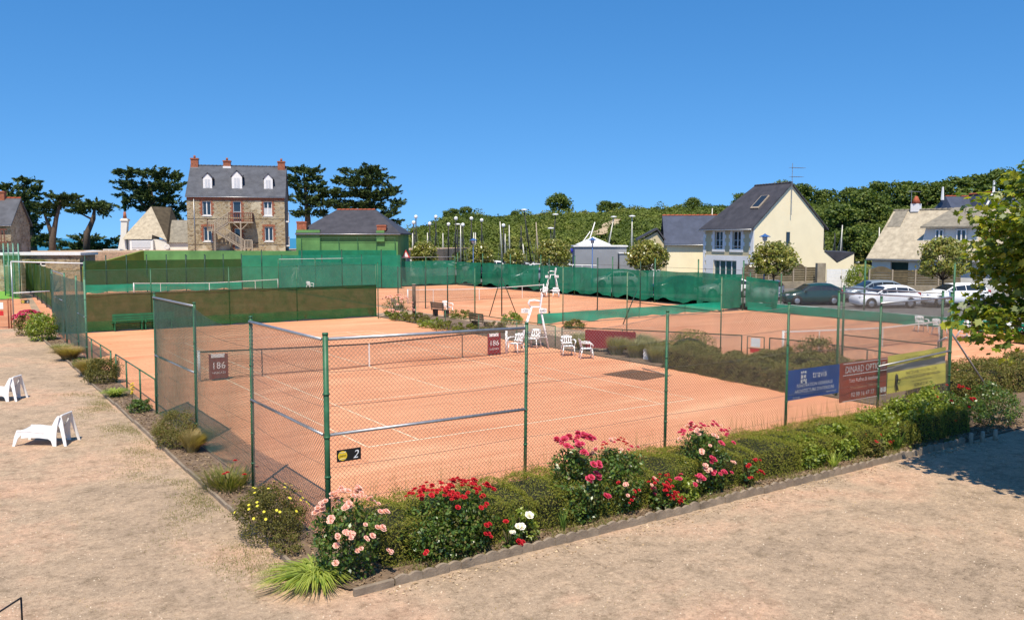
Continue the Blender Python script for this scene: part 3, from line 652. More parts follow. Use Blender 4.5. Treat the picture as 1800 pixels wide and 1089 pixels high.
def ball_sign(name, label, loc, rz, digit, w=.42):
    s = thing(name, label, 'sign', loc, rz); h = w*.47
    MB().box((0, 0, 0), (w, .012, h)).build('board', M['black'], s, bevel=.003)
    MB().add([(-w*.27+h*.40*math.cos(a), -.009, h*.40*math.sin(a)) for a in np.linspace(0, 6.28, 25)[:-1]], [tuple(range(24))]).build('ball_print', M['ball'], s)
    lettering('penn', h*.30, M['ink'], s, (-w*.27, -.012, -h*.08), (math.pi/2, 0, 0), shear=.25)
    for sg in (-1, 1):
        MB().tube([(-w*.27+h*.34*math.cos(a)*.9, -.011, sg*(h*.40-h*.16*math.sin((a)))) for a in np.linspace(.35, 2.8, 8)], .002, 4).build('seam', M['whitepaint'], s)
    lettering(digit, h*.95, M['whitepaint'], s, (w*.26, -.012, -h*.32), (math.pi/2, 0, 0), shear=.3); return s
ball_sign('court_sign', 'small black sign with yellow ball and white number 2 on the corner fence', (FX[0]+.35, FY-.05, 1.475), 0, '2')
pb = gr(46, 571); ball_sign('court_sign', 'small black sign with yellow ball and white number 6 on the path gate', (pb[0], pb[1]-.1, 1.35), -.35, '6', .44)
# ------------------------------------------------------------------ nets
def tennis_net(label, c, rot, m_post, banners=True):
    t = thing('tennis_net', label, 'net', (*c, 0), rot)
    Lh = 6.4
    for sx in (-1, 1):
        MB().tube([(sx*Lh, 0, 0), (sx*Lh, 0, 1.07)], .05, 12).build('net_post', m_post, t, True)
        MB().tube([(sx*Lh, 0, 1.07), (sx*Lh, 0, 1.10)], [.055, .045], 12).build('post_cap', m_post, t, True)
    def top(x): return .914+(1.07-.914)*(abs(x)/Lh)**1.2
    mb = MB(); n = 284
    V = []; F = []
    def rib(a, b, r):
        k = len(V); a = np.array(a); b = np.array(b)
        o = np.array([r, 0, 0]) if abs(b[2]-a[2]) > abs(b[0]-a[0]) else np.array([0, 0, r])
        V.extend([a-o, a+o, b+o, b-o]); F.append((k, k+1, k+2, k+3))
    xs = np.linspace(-Lh+.08, Lh-.08, n)
    for x in xs: rib((x, 0, .02+.05*(1-(x/Lh)**2)), (x, 0, top(x)-.03), .002)
    xx = np.linspace(-Lh+.08, Lh-.08, 13)
    for k in range(21):
        for a, b in zip(xx[:-1], xx[1:]): rib((a, 0, .03+(top(a)-.06)*k/20), (b, 0, .03+(top(b)-.06)*k/20), .002)
    o = npmesh2('net_mesh', np.array(V), np.array(F), M['net'], t); o['kind'] = 'stuff'
    P = [(x, 0, top(x)) for x in np.linspace(-Lh, Lh, 17)]
    mb = MB()
    for a, b in zip(P[:-1], P[1:]):
        mb.add([(a[0], -.012, a[2]-.055), (b[0], -.012, b[2]-.055), (b[0], -.014, b[2]), (a[0], -.014, a[2]), (a[0], .012, a[2]-.055), (b[0], .012, b[2]-.055), (b[0], .014, b[2]), (a[0], .014, a[2])], [(0, 1, 2, 3), (5, 4, 7, 6), (3, 2, 6, 7)])
    mb.build('top_tape', M['lineC'] if not banners else M['net'], t)
    MB().tube([(x, 0, .05+.03*math.sin(x)) for x in np.linspace(-Lh, Lh, 12)], .014, 6).build('bottom_cord', M['redwood'], t, True)
    MB().box((0, 0, .46), (.05, .03, .9)).build('centre_strap', M['lineC'], t)
    for sx in (-1, 1): MB().box((sx*4.2, 0, .48), (.035, .03, .96)).build('singles_stick', M['bark'] if banners else M['lineC'], t)
    if banners:
        for x in (-5.75, 5.75):
            b = MB().box((x, -.045, .50), (.66, .008, .88)).build('sponsor_banner', M['red'], t)
            MB().box((x-.02, -.053, .875), (.46, .008, .13)).build('score_strip', M['whitepaint'], t)
            lettering('186', .33, M['whitepaint'], t, (x, -.053, .42), (math.pi/2, 0, 0)); lettering('AVOCATS', .105, M['whitepaint'], t, (x, -.053, .24), (math.pi/2, 0, 0))
    return t
tennis_net('tennis net with two dark red 186 banners on the nearest clay court', (5.485, 11.885), 0, M['whitepaint'])
tennis_net('slack tennis net on the clay court below the car park wall', (27.5, 4.25), -.075, M['whitepaint'], False)
tennis_net('white-taped tennis net on the far court in front of long green screens', (27.9, 39.9), 0, M['whitepaint'], False)
tennis_net('far tennis net seen above the brown screen', (12.4, 61.5), 0, M['whitepaint'], False)
# ------------------------------------------------------------------ banners on the front fence
def banner(label, x0, x1, z0, z1, m, sag=.03, yoff=-.02, dz=0):
    t = thing('fence_banner', label, 'banner', (x0, FY+.06, 0)); w = x1-x0
    cloth('cloth', (0, 0), (w, 0), z0, z1, m, t, .012, 20, 6, ztB=z1+dz, zbB=z0+dz); return t, w
RX = (math.pi/2, 0, 0); ly = -.045
def put(t, txt, size, x, z, m='whitepaint', sx=1, tilt=0): lettering(txt, size, M[m], t, (x, ly-.006, z), (math.pi/2, tilt, 0), sx=sx)
t, w = banner('blue banner with white travis lettering on the rose-hedge fence', 8.08, 10.12, 1.15, 1.87, M['blue_banner'])
put(t, 'travis', .25, 1.22, 1.63)
mb = MB()
for dx, dz, ww, hh in [(.42, .37, .045, .045), (.49, .38, .03, .04), (.56, .37, .045, .045), (.43, .27, .06, .07), (.54, .27, .06, .06), (.42, .16, .05, .08), (.51, .18, .04, .05), (.58, .15, .04, .09)]: mb.box((dx+.12, ly, dz+1.42), (ww*1.3, .004, hh*1.2))
mb.build('emblem', M['whitepaint'], t)
put(t, 'RENOVATION GENERALE', .12, 1.04, 1.44); put(t, "ARCHITECTURE D'INTERIEURS", .12, 1.04, 1.31, sx=.92)
put(t, 'www.travis.fr', .075, 1.68, 1.22); put(t, '02 99 88', .07, .35, 1.18)
t, w = banner('brick-red optician banner with white lettering between blue and yellow banners', 10.16, 12.17, .88, 1.88, M['brick_banner'])
put(t, 'DINARD OPTIQUE', .24, 1.0, 1.62, sx=.86)
for z in (1.855, 1.565, .91): MB().box((1.0, ly, z), (1.85, .004, .018)).build('rule', M['whitepaint'], t)
put(t, 'Yves Auffret & Stephanie', .145, .95, 1.37, sx=.86); put(t, '37 rue Levavasseur  35800 Dinard', .09, 1.0, 1.20, 'beige'); put(t, '02 99 16 47 77', .16, .9, 1.00)
for x in (1.72, 1.86): MB().box((x, ly, 1.05), (.11, .004, .13)).build('emblem', M['whitepaint'], t)
t, w = banner('yellow partner banner with black lettering hanging below its folded top', 12.2, 14.98, .90, 1.46, M['yellow_banner'], dz=.04)
for (txt, sz, z) in [('PARTENAIRE DE VOTRE CLUB', .115, 1.36), ('AVANTAGES EXCLUSIFS EN MAGASIN', .115, 1.235), ('www.cyclesmagasin-dinard.com', .085, 1.125), ('02.99.40.21.40', .12, 1.0)]:
    put(t, txt, sz, 1.5, z, 'ink', .95, -.015)
mb = MB(); mb.tube([(.34, ly, 1.40), (.36, ly, 1.25), (.33, ly, 1.12), (.38, ly, .96)], [.03, .045, .028, .015], 6); mb.tube([(.36, ly, 1.3), (.50, ly, 1.22), (.56, ly, 1.27)], .013, 5); mb.tube([(.36, ly, 1.14), (.44, ly, .96)], .018, 5); mb.build('figure_print', M['ink'], t, True)
t2 = thing('fence_banner', 'yellow folded upper banner hanging over the lower rail', 'banner', (12.2, FY+.07, 0))
cloth('cloth', (0, 0), (2.8, 0), 1.62, 1.90, M['yellow_banner'], t2, .015, 20, 4, ztB=1.95, zbB=1.70)
cloth('grey_fold', (0, .02), (2.8, .02), 1.44, 1.62, M['grey_banner'], t2, .015, 20, 4, ztB=1.69, zbB=1.47)
put(t2, 'CYCLES MAGASIN', .17, 1.4, 1.72, 'ink', 1, -.02)
# ------------------------------------------------------------------ chairs and court furniture
def plastic_chair(label, p, rz, group=None):
    t = thing('garden_chair', label, 'chair', p, rz, group)
    w, d, sh = .46, .44, .43
    mb = MB(); n = 6
    V = []; F = []
    for i in range(n+1):
        for j in range(n+1):
            u = i/n-.5; v = j/n-.5; V.append((u*w, v*d, sh-.035*(1-4*u*u)*(1-3*v*v)))
    for i in range(n):
        for j in range(n): a = i*(n+1)+j; F.append((a, a+n+1, a+n+2, a+1))
    V2 = [(x, y, z-.025) for x, y, z in V]; k = len(V); F2 = [tuple(q+k for q in f[::-1]) for f in F]
    mb.add(V+V2, F+F2); mb.build('seat', M['white'], t, True)
    mb = MB()                                            # curved slatted back shell
    for (u0, u1, z0, z1) in [(-1, 1, .74, .84), (-1, 1, .50, .55)]+[(q-.085, q+.085, .53, .76) for q in (-.8, -.4, 0, .4, .8)]:
        k = 8; P = []; Q = []
        for i in range(k+1):
            u = u0+(u1-u0)*i/k; x = u*.235; y0 = d/2+.03-.07*u*u; P.append((x, y0+(z0-.5)*.28, z0)); Q.append((x, y0+(z1-.5)*.28, z1-.04*u*u*(z1 > .8)))
        th = .018
        for i in range(k):
            a, b, c, e = P[i], P[i+1], Q[i+1], Q[i]; o = lambda p: (p[0], p[1]+th, p[2])
            mb.add([a, b, c, e, o(a), o(b), o(c), o(e)], [(0, 1, 2, 3), (7, 6, 5, 4), (3, 2, 6, 7), (0, 4, 5, 1), (0, 3, 7, 4), (1, 5, 6, 2)])
    mb.build('backrest', M['white'], t)
    for s in (-1, 1):
        MB().tube([(s*.22, -.20, sh), (s*.27, -.25, 0)], [.028, .02], 8).build('leg', M['white'], t, True)
        MB().tube([(s*.21, .20, sh), (s*.25, .30, 0)], [.028, .02], 8).build('leg', M['white'], t, True)
        MB().tube([(s*.24, .25, .66), (s*.30, .05, .67), (s*.30, -.17, .65), (s*.28, -.23, .58), (s*.24, -.20, .44)], [.022, .03, .03, .024, .02], 8).build('armrest', M['white'], t, True)
    return t
def umpire_chair(label, p, rz, h=1.72, top=True, m=None, scores=True):
    m = m or M['whitepaint']
    t = thing('umpire_chair', label, 'umpire chair', p, rz)
    for s in (-1, 1):
        MB().tube([(s*.42, -.70, 0), (s*.24, -.14, h)], .036, 8).build('leg', m, t, True)
        MB().tube([(s*.45, .62, 0), (s*.26, .26, h)], .032, 8).build('leg', m, t, True)
        MB().bar((s*.40, -.50, .52), (s*.43, .52, .52), .018).build('stretcher', m, t, True)
    for k in range(1, 6):
        f = k/6; MB().box((0, -.70+.56*f, h*f), (2*(.42-.18*f), .09, .028)).build('step', m, t)
    MB().bar((-.43, .53, .50), (.43, .53, .50), .018).build('stretcher', m, t, True)
    if top:
        MB().box((0, .06, h+.02), (.50, .46, .035)).build('seat', M['white'], t, bevel=.01)
        MB().box((0, .30, h+.33), (.50, .06, .56), rx=-.15).build('backrest', M['white'], t, bevel=.015)
        for s in (-1, 1):
            MB().tube([(s*.26, .26, h+.28), (s*.27, .0, h+.33), (s*.27, -.22, h+.31), (s*.26, -.28, h+.18), (s*.25, -.20, h+.02)], .026, 8).build('armrest', m, t, True)
    if scores:
        for s, tx in ((-1, '120'), (1, '640')):
            MB().box((.36, s*.40-.05, h-.12), (.02, .34, .20)).build('score_board', M['white'], t)
            lettering(tx, .17, M['ink'], t, (.373, s*.40-.05, h-.18), (math.pi/2, 0, math.pi/2))
            MB().bar((.30, s*.40-.05, h+.0), (.36, s*.40-.05, h-.03), .012).build('board_arm', M['white'], t)
    return t
uc = gr(935, 612); umpire_chair('tall white umpire chair with flip scoreboards beside the nearest net', (uc[0]+.25, uc[1]+.15, 0), R(-122), 1.84)
u4 = gr(970, 521); umpire_chair('tall white umpire chair before the long green screen', (u4[0], u4[1], 0), R(-118), 1.84)
u5 = gr(521, 509.5); umpire_chair('tall white umpire chair seen above the brown screen, by the back wall', (u5[0], u5[1], 0), R(-125), 1.75, scores=False)
u3 = gr(1709, 594); umpire_chair('low white umpire chair frame on the clay below the block wall', (u3[0], u3[1], 0), R(-95), .98, top=False, scores=False)
MB().box((0, 0, 1.0), (.52, .62, .03)).build('seat', M['white'], bpy.context.scene.objects[-1] if False else [o for o in scene.objects if o.name.startswith('umpire_chair')][-1])
GC_ = 'white plastic garden chairs'
for lab, px, py, rz in [('white plastic garden chair on the near court, in front of the red board', 1031, 630, R(60)), ('white plastic garden chair tilted on another at the left of the red board', 998, 625, R(-25)),
                        ('white plastic garden chair under the umpire chair of the nearest net', 938, 611, R(-60)), ('white plastic garden chair beside the white net post with the 186 banner', 907, 620, R(-70)),
                        ('white plastic garden chair against the green skirt, seen through the fence mesh', 1619, 583, R(-35)), ('second white chair against the green skirt, behind the slim fence post', 1651, 589, R(-20)),
                        ('white plastic garden chair below the block wall, beside the low umpire frame', 1782, 598, R(-34)), ('white plastic garden chair at the far court, by its tall umpire chair', 957, 522, R(-50)),
                        ('second white garden chair at the far court, past the tall umpire chair', 977, 523, R(-34)), ('white plastic garden chair on the far clay between slim posts', 787, 551, R(10))]:
    p = gr(px, py); plastic_chair(lab, (p[0], p[1], CZ), rz, GC_)
ps = gr(545, 510); plastic_chair('white plastic garden chair above the brown screen, by the far umpire chair', (ps[0], ps[1], CZ), R(20), GC_)
def lounger(label, p, rz):
    t = thing('lounge_chair', label, 'lounge chair', p, rz, 'white loungers on the gravel')
    # side profile (x forward = feet); seat dips, back leans
    prof = [(-.72, .40), (-.45, .41), (-.2, .385), (.05, .36), (.28, .355), (.42, .43), (.54, .58), (.64, .75), (.70, .79)]
    V = []; F = []; m = 7
    for (x, z) in prof:
        for j in range(m):
            v = j/(m-1)*2-1; wv = .33 if x < .3 else .33-.10*(x-.3)/.4
            V.append((x, v*wv, z-.03*(1-v*v)))
    n = len(prof); off = len(V); V += [(x, y, z-.03) for x, y, z in V]
    for i in range(n-1):
        for j in range(m-1):
            a = i*m+j; F += [(a, a+m, a+m+1, a+1), (off+a, off+a+1, off+a+m+1, off+a+m)]
    for i in range(n-1):
        for j in (0, m-1): a = i*m+j; F.append((a, a+m, off+a+m, off+a) if j else (a+m, a, off+a, off+a+m))
    for i in (0, n-1):
        for j in range(m-1): a = i*m+j; F.append((a+1, a, off+a, off+a+1) if i else (a, a+1, off+a+1, off+a))
    mb = MB(); mb.v = V; mb.f = F; o = mb.build('seat_shell', M['white'], t, True)
    for s in (-1, 1):
        # flared side panels: front leg, arch, middle leg
        y0 = s*.325
        for name, P in (('front_leg', [(-.74, .41), (-.50, .41), (-.58, .30), (-.70, .20), (-.80, 0), (-.89, 0), (-.82, .25)]),
                        ('side_panel', [(-.50, .41), (.05, .37), (.12, .36), (.18, .20), (.02, .215), (-.35, .22), (-.60, .20), (-.58, .30)]),
                        ('rear_leg', [(.10, .37), (.30, .40), (.42, .50), (.54, .68), (.62, .77), (.70, .78), (.62, .52), (.58, .25), (.58, 0), (.46, 0), (.40, .14), (.30, .19), (.18, .20)])):
            MB().prism([(x, y0+s*(.06*(.4-z)), z) for x, z in P], (0, -s*.022, 0)).build(name, M['white'], t)
        MB().prism([(.58, s*.28, .62), (.70, s*.24, .79), (.76, s*.26, .62), (.92, s*.34, 0), (.83, s*.34, 0), (.68, s*.29, .45)], (0, -s*.022, 0)).build('back_leg', M['white'], t)
    MB().box((.70, 0, .76), (.10, .48, .05), ry=-.5).build('head_bar', M['white'], t, bevel=.015)
    for ch in t.children: ch.data.transform(Matrix.Diagonal((.72, 1.0, .94, 1)))
    return t
lp = gr(82, 778); lounger('white moulded low lounge chair on the gravel, nearest the border shrubs', (lp[0], lp[1], 0), R(-34))
lp = gr(2, 702); lounger('white moulded low lounge chair further along the gravel path', (lp[0], lp[1], 0), R(-32))
def bench(label, p, rz, m, L=1.5):
    t = thing('bench', label, 'bench', p, rz)
    for k in range(3): MB().box((0, -.12+.14*k, .44), (L, .11, .03)).build('seat_slat', m, t)
    for k in range(3): MB().box((0, .28+.02*k, .60+.13*k), (L, .025, .11)).build('back_slat', m, t)
    for s in (-1, 1):
        MB().box((s*L*.42, 0, .22), (.05, .40, .42)).build('leg', m, t); MB().box((s*L*.42, .30, .62), (.05, .04, .44)).build('back_post', m, t)
    return t
MG = mat('green_bench_paint', (.02, .16, .07), .5)
for lab, px, py, m_, rz in [('green bench in front of the brown-green screen', 225, 581, MG, R(180)), ('second green bench before the brown-green screen, nearer the corner post', 278, 578, MG, R(180)),
                            ('weathered brown bench beside the pink rose at the far court corner', 700, 549, M['wood'], R(80)), ('weathered brown bench beside the white chair at the strip', 775, 557, M['bark'], R(100)),
                            ('dark brown bench in the planting strip beside the slim post', 845, 580, M['slat'], R(95))]:
    p = gr(px, py); bench(lab, (p[0], p[1], .03), rz, m_, 1.6 if m_ is MG else 1.3)
t = thing('red_board', 'dark red advertising board on the low fence behind the plastic chairs', 'board', (15.35, 10.4, 0), math.atan2(-2.2, 1.3))
MB().box((.9, -.05, .58), (2.3, .02, .78)).build('panel', M['red'], t, bevel=.003)
lettering('186', .18, M['whitepaint'], t, (1.6, -.065, .55), (math.pi/2, 0, 0))
for x in (-.15, 1.95): MB().box((x, 0, .5), (.04, .04, 1)).build('stake', M['dpost'], t)
mp_ = thing('drag_mat', 'brown mesh drag mat lying on the clay by the planting strip', 'mat', (12.7, 4.5, .006), .0)
MB().box((0, 0, .006), (1.7, 1.9, .012), rz=.15).build('mat', netmat('drag_net', (.16, .11, .07), .42), mp_)
MB().bar((.75, -.9, .03), (1.15, .95, .03), .02).build('bar', M['wood'], mp_, True)
t = thing('metal_frame', 'thin dark metal frame standing on the gravel at the path edge', 'frame', (*gr(40, 1110)[:2], 0), R(10))
for a, b in (((0, 0, 0), (0, 0, .45)), ((0, 0, .45), (-.62, -.55, .45)), ((-.62, -.55, 0), (-.62, -.55, .45))): MB().bar(a, b, .012, 8).build('tube', M['dark_metal'], t, True)
# ------------------------------------------------------------------ border edging
ed = thing('border_edging', 'row of scalloped concrete edging along the rose border', 'edging', (0, 0, 0))
pr = [(-.11+.22*k/8, .10+.035*math.sin(math.pi*k/8)) for k in range(9)]
me = MB().prism([(-.11, 0, -.05), (.11, 0, -.05)]+[(x, 0, z+.02) for x, z in pr[::-1]], (0, .055, 0)).mesh('stone'); me.materials.append(M['edge'])
x = -3.0
while x < 12.2:
    o = link(bpy.data.objects.new('stone', me)); o.parent = ed; o.location = (x, -7.78+random.uniform(-.015, .015), random.uniform(-.02, .015)); o.rotation_euler = (random.uniform(-.06, .06), random.uniform(-.03, .03), random.uniform(-.04, .04)); x += .222
MB().box((-3.45, -7.78, .05), (.62, .07, .12), rz=.03).build('stone', M['edge'], ed, bevel=.008)
el = thing('border_edging', 'thin straight concrete edging along the path-side border', 'edging', (0, 0, 0))
me2 = MB().box((0, 0, .03), (.05, .97, .10)).mesh('stone'); me2.materials.append(M['edge'])
y = -6.3
while y < 30:
    o = link(bpy.data.objects.new('stone', me2)); o.parent = el; o.location = (-4.10+random.uniform(-.012, .012), y, random.uniform(-.02, .01)); o.rotation_euler = (0, random.uniform(-.08, .08), random.uniform(-.01, .01)); y += .985
for p in ((12.35, -7.85), (12.75, -7.92), (13.2, -8.0)):
    t = thing('wooden_stake', 'short pale wooden stake at the shaded end of the rose border', 'stake', (*p, 0), 0, 'stakes at the border end'); MB().tube([(0, 0, -.05), (.01, 0, .24), (.01, 0, .26)], [.05, .048, .03], 10).build('stake_shaft', M['wood'], t, True)
# ------------------------------------------------------------------ border planting
def hedge_run(name, label, A, B, w, h, m, dens, size, tmpl=LONG, lump=.06, core=True, group=None, z0=0):
    A = np.array(A, float); B = np.array(B, float); L = np.linalg.norm(B-A); t_ = (B-A)/L; n_ = np.array([-t_[1], t_[0]])
    t = thing(name, label, 'hedge' if 'hedge' in name else 'shrub', (A[0], A[1], z0), math.atan2(t_[1], t_[0]), group)
    rg = np.random.default_rng(int(abs(A[0]*31+A[1]*17)*10) % 9999)
    n = int(dens*L*(w+2*h))
    u = rg.uniform(-.05, L+.05, n); per = rg.uniform(0, w+2*h, n)
    y = np.where(per < h, -w/2, np.where(per < h+w, per-h-w/2, w/2)); z = np.where(per < h, per, np.where(per < h+w, h, 2*h+w-per))
    N = np.stack([0*u, np.where(per < h, -1, np.where(per < h+w, 0, 1)), np.where((per >= h) & (per < h+w), 1, .25)], 1)
    # rounded shoulders
    sh = np.clip((np.abs(y)/(w/2)), 0, 1)**4*.18*h; z = np.where(z >= h*.98, z-sh, z)
    wob = lump*(np.sin(u*2.1+1)+np.sin(u*5.3+y*4)+.7*np.sin(u*11+z*7))
    ends = np.clip(np.minimum(u+.05, L+.05-u)/.35, 0, 1)**.5
    P = np.stack([u, y*(.75+.25*ends)*(1+wob*.5), np.maximum(.03, z*(.7+.3*ends)*(1+wob))], 1)+rg.normal(0, size*.45, (n, 3)); P[:, 2] = np.maximum(P[:, 2], .03)
    npmesh('foliage', leaves(P, N+np.array([0, 0, .2]), size, tmpl, .8, rg), 4, m, t)
    if core:
        MB().box((L/2, 0, h*.42), (L*.97, w*.78, h*.74)).build('shade_core', M['core'], t)  # solid dark box added to block light, stands for the shaded interior
    return t
hx = [-3.0, -.2, 2.6, 5.4, 8.2, 11.0, 13.6]
hl = ['clipped green hedge between the pale pink and the red roses', 'clipped green hedge behind the white rose and iris', 'clipped green hedge between the two tall magenta roses', 'clipped green hedge below the blue banner', 'clipped green hedge below the brick-red banner', 'clipped green hedge below the yellow banner']
for i in range(6): hedge_run('clipped_hedge', hl[i], (hx[i], -6.58), (hx[i+1], -6.58), 1.36, .76-.015*i, LM['hedge'], 3000, .042, group='lengths of the clipped hedge')
def shrub(name, label, p, rad, m, n, size, tmpl=DIAMOND, cat='shrub', ncl=0, group=None, core=0, stems=7, lump=.2, jit=.8):
    t = thing(name, label, cat, p, 0, group); rg = np.random.default_rng(int(abs(p[0]*97+p[1]*41)*10) % 99999)
    r = np.asarray(rad, float)
    if ncl:
        P, N, _ = clumped((0, 0, r[2]), r*.85, ncl, n//ncl, min(r)*.38, rg=rg, under=.8)
    else: P, N = blob(n, (0, 0, r[2]), r, .45, lump, rg=rg)
    m_ = len(P)//3; aa = rg.uniform(0, 6.283, m_); qq = rg.uniform(.45, .98, m_)**.6; zz = rg.uniform(.02, 1.0, m_)
    P = np.concatenate([P, np.stack([np.cos(aa)*qq*r[0]*(.80+.2*zz), np.sin(aa)*qq*r[1]*(.80+.2*zz), zz*r[2]], 1)]); N = np.concatenate([N, np.stack([np.cos(aa), np.sin(aa), .2+0*aa], 1)])
    lowp = (P[:, 2] < r[2]) & (np.arange(len(P)) < len(P)-m_); q = np.clip((r[2]-P[:, 2])/r[2], 0, .97); grow = np.where(lowp, np.minimum(.86/np.sqrt(1-q**2), 2.2)+.10, 1)
    P[:, 0] *= np.where(lowp, np.clip(grow, 1, 2.2), 1); P[:, 1] *= np.where(lowp, np.clip(grow, 1, 2.2), 1)
    P[:, 2] = np.maximum(P[:, 2], .02+.05*rg.random(len(P)))
    npmesh('foliage', leaves(P, N+np.array([0, 0, .35]), size, tmpl, jit, rg), len(tmpl), m, t)
    mb = MB()
    for k in range(stems):
        a = k*2.4; mb.tube([(.10*r[0]*math.cos(a), .10*r[1]*math.sin(a), 0), (.35*r[0]*math.cos(a), .35*r[1]*math.sin(a), r[2]), (.6*r[0]*math.cos(a), .6*r[1]*math.sin(a), r[2]*1.55)], [.010, .008, .004], 5)
    mb.build('stems', M['stem'], t, True)
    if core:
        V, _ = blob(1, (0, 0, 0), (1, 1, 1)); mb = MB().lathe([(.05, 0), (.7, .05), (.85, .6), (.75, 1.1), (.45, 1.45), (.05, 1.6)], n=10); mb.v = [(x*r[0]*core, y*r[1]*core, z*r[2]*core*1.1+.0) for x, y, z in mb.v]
        mb.build('inner_shade_core', M['core'], t, True)  # dark solid added inside the leaves, shade put into its colour
    return t
def rose_bush(label, p, w, d, h, kind, nb, bs=.09, leafm='rose', nl=1100, top=.55, front=.35, name='rose_bush'):
    w *= 1.12; d *= 1.1; h *= 1.1; nb = int(nb*1.35)
    t = shrub(name, label, p, (w/2, d/2, h*.47), LM[leafm], int(nl*1.7), .066, ncl=max(6, int(nl*1.7/40)), cat='rose bush', core=0, stems=9)
    rg = np.random.default_rng(int(abs(p[0]*57+p[1]*13)*10) % 9999)
    for k in range(nb):
        a = rg.uniform(0, 2*math.pi); q = rg.random()
        if q < top: rr = rg.random()**.5*.95; x, y, z = math.cos(a)*w/2*rr, math.sin(a)*d/2*rr, h*(1.02-.22*rr*rr+.06*rg.random())
        else: x = rg.uniform(-1, 1)*w*.46; y = -d/2*(1.05-.3*abs(x)/w); z = h*rg.uniform(.25, .85)
        n = (x/w, y/d-.35, .6)
        c = kind if isinstance(kind, str) else kind[int(rg.integers(len(kind)))]
        bloom(t, ROSE[c], (x, y, z), .62*bs*rg.uniform(.75, 1.25), n)
        for _ in range(int(rg.integers(0, 4))):      # clusters
            bloom(t, ROSE[c], (x+rg.uniform(-.07, .07), y-.02+rg.uniform(-.05, .05), z+rg.uniform(-.05, .05)), .6*bs*rg.uniform(.6, 1.1), n)
    return t
Z = .035
rose_bush('pale pink rose bush at the corner of the border beside the striped strap leaves', (-3.55, -7.1, Z), .95, .8, 1.12, 'pink', 26, .095, nl=1300, top=.6)
rose_bush('red rose bush with dense clusters over glossy leaves', (-1.85, -7.15, Z), 1.55, .95, .98, 'red', 52, .08, nl=3000, top=.85)
rose_bush('tall magenta rose bush with large blooms at its top', (.80, -7.0, Z), .95, .85, 1.32, 'magenta', 20, .13, nl=1900, top=.7)
rose_bush('bushy rose with small fading pink blooms beside the tall magenta rose', (1.75, -7.0, Z), 1.1, .85, 1.12, ('magenta', 'red', 'pink'), 20, .075, nl=1500, top=.6)
rose_bush('low red rose hanging over the edging by the iris leaves', (2.45, -7.45, Z), .55, .4, .55, 'red', 16, .065, nl=420)
rose_bush('pink rose bush covered in blooms below the middle of the fence', (3.95, -7.0, Z), 1.05, .85, 1.18, ('magenta', 'magenta', 'pink'), 32, .10, nl=1700)
rose_bush('small white rose beside the iris leaves', (-.55, -7.4, Z), .5, .4, .55, 'white', 2, .13, 'lime', 260)
rose_bush('small rose with a single white bloom at the foot of the red rose', (-1.0, -7.55, Z), .3, .25, .40, ('white', 'red'), 3, .085, nl=90)
rose_bush('slender rose with one magenta bloom by the edging', (4.9, -7.3, Z), .4, .35, .55, ('magenta', 'red'), 4, .085, nl=160)
rose_bush('low pink rose with yellowish leaves between the taller roses', (3.0, -7.45, Z), .6, .4, .5, 'magenta', 3, .10, 'lime', 420)
rose_bush('red rose spilling over the shaded end of the border', (13.6, -6.6, Z), 1.5, .9, .95, 'red', 12, .09, nl=1300)
rose_bush('low rose with reddish young leaves by the sword-leaved clump', (9.2, -7.35, Z), .6, .4, .45, 'red', 4, .05, 'heath', 300)
for lab, x, y, w, h in [('lime green leafy shrub below the blue banner', 7.1, -6.95, 1.1, .72), ('lime green leafy shrub below the brick-red banner', 8.3, -6.9, 1.5, .86), ('broad lime green leafy shrub below the yellow banner', 9.8, -6.85, 1.9, 1.02), ('lime green leafy shrub at the foot of the fence corner post', 11.4, -6.75, 1.9, 1.2), ('tall lime-topped shrub right of the fence corner', 12.7, -6.6, 1.6, 1.35)]:
    shrub('leafy_shrub', lab, (x, y, Z), (w/2, .5, h*.46), LM['lime'], 2300, .08, ncl=56)
shrub('leafy_shrub', 'dark green shrub in the tree shade at the end of the border', (15.0, -7.1, Z), (.9, .6, .5), LM['rose'], 1500, .07, ncl=34)
shrub('leafy_shrub', 'dark green shrub with white flowers in the tree shade', (16.6, -6.2, Z), (.9, .6, .45), LM['rose'], 1300, .07, ncl=30)
t = shrub('flowering_shrub', 'rounded shrub dotted with yellow flowers by the fence corner', (-3.95, -4.85, Z), (.62, .72, .44), LM['cistus'], 7000, .036, ncl=70, stems=6)
for k in range(46):
    a = rng.uniform(0, 6.28); e = rng.uniform(.05, 1.3); d = (math.cos(a)*math.cos(e), math.sin(a)*math.cos(e), math.sin(e)); bloom(t, DAISY, (d[0]*.62, d[1]*.72, .44+d[2]*.46), .055, d)
shrub('heath_shrub', 'rounded brown-green heath shrub by the path edging', (-3.8, 2.6, Z), (.55, .62, .44), LM['heath'], 6500, .034, ncl=80, stems=6)
shrub('leafy_shrub', 'brown-green twiggy shrub beside the low fence end', (-3.75, 13.5, Z), (.62, .8, .46), LM['cistus'], 4500, .05, ncl=60, stems=6)
shrub('leafy_shrub', 'small dark green plant in the path border', (-3.72, 7.4, Z), (.36, .4, .20), LM['rose'], 900, .06, ncl=20, core=0)
shrub('leafy_shrub', 'small green plant between tufts of dry grass', (-3.85, 17.6, Z), (.35, .4, .2), LM['rose'], 500, .07, ncl=14, core=0)
shrub('leafy_shrub', 'small brownish shrub at the border corner', (-4.0, -5.75, Z), (.28, .3, .16), LM['heath'], 900, .03, ncl=20, core=0)
def tuft(name, label, p, n, spread, h, w, droop, m, lean=(0, 0), cat='grass', base=.12, group=None):
    t = thing(name, label, cat, p, 0, group); rg = np.random.default_rng(int(abs(p[0]*77+p[1]*31)*10) % 9999)
    blades(n, (0, 0, 0), spread, h, w, droop, m, 'blades', t, lean=lean, rg=rg, base=base); return t
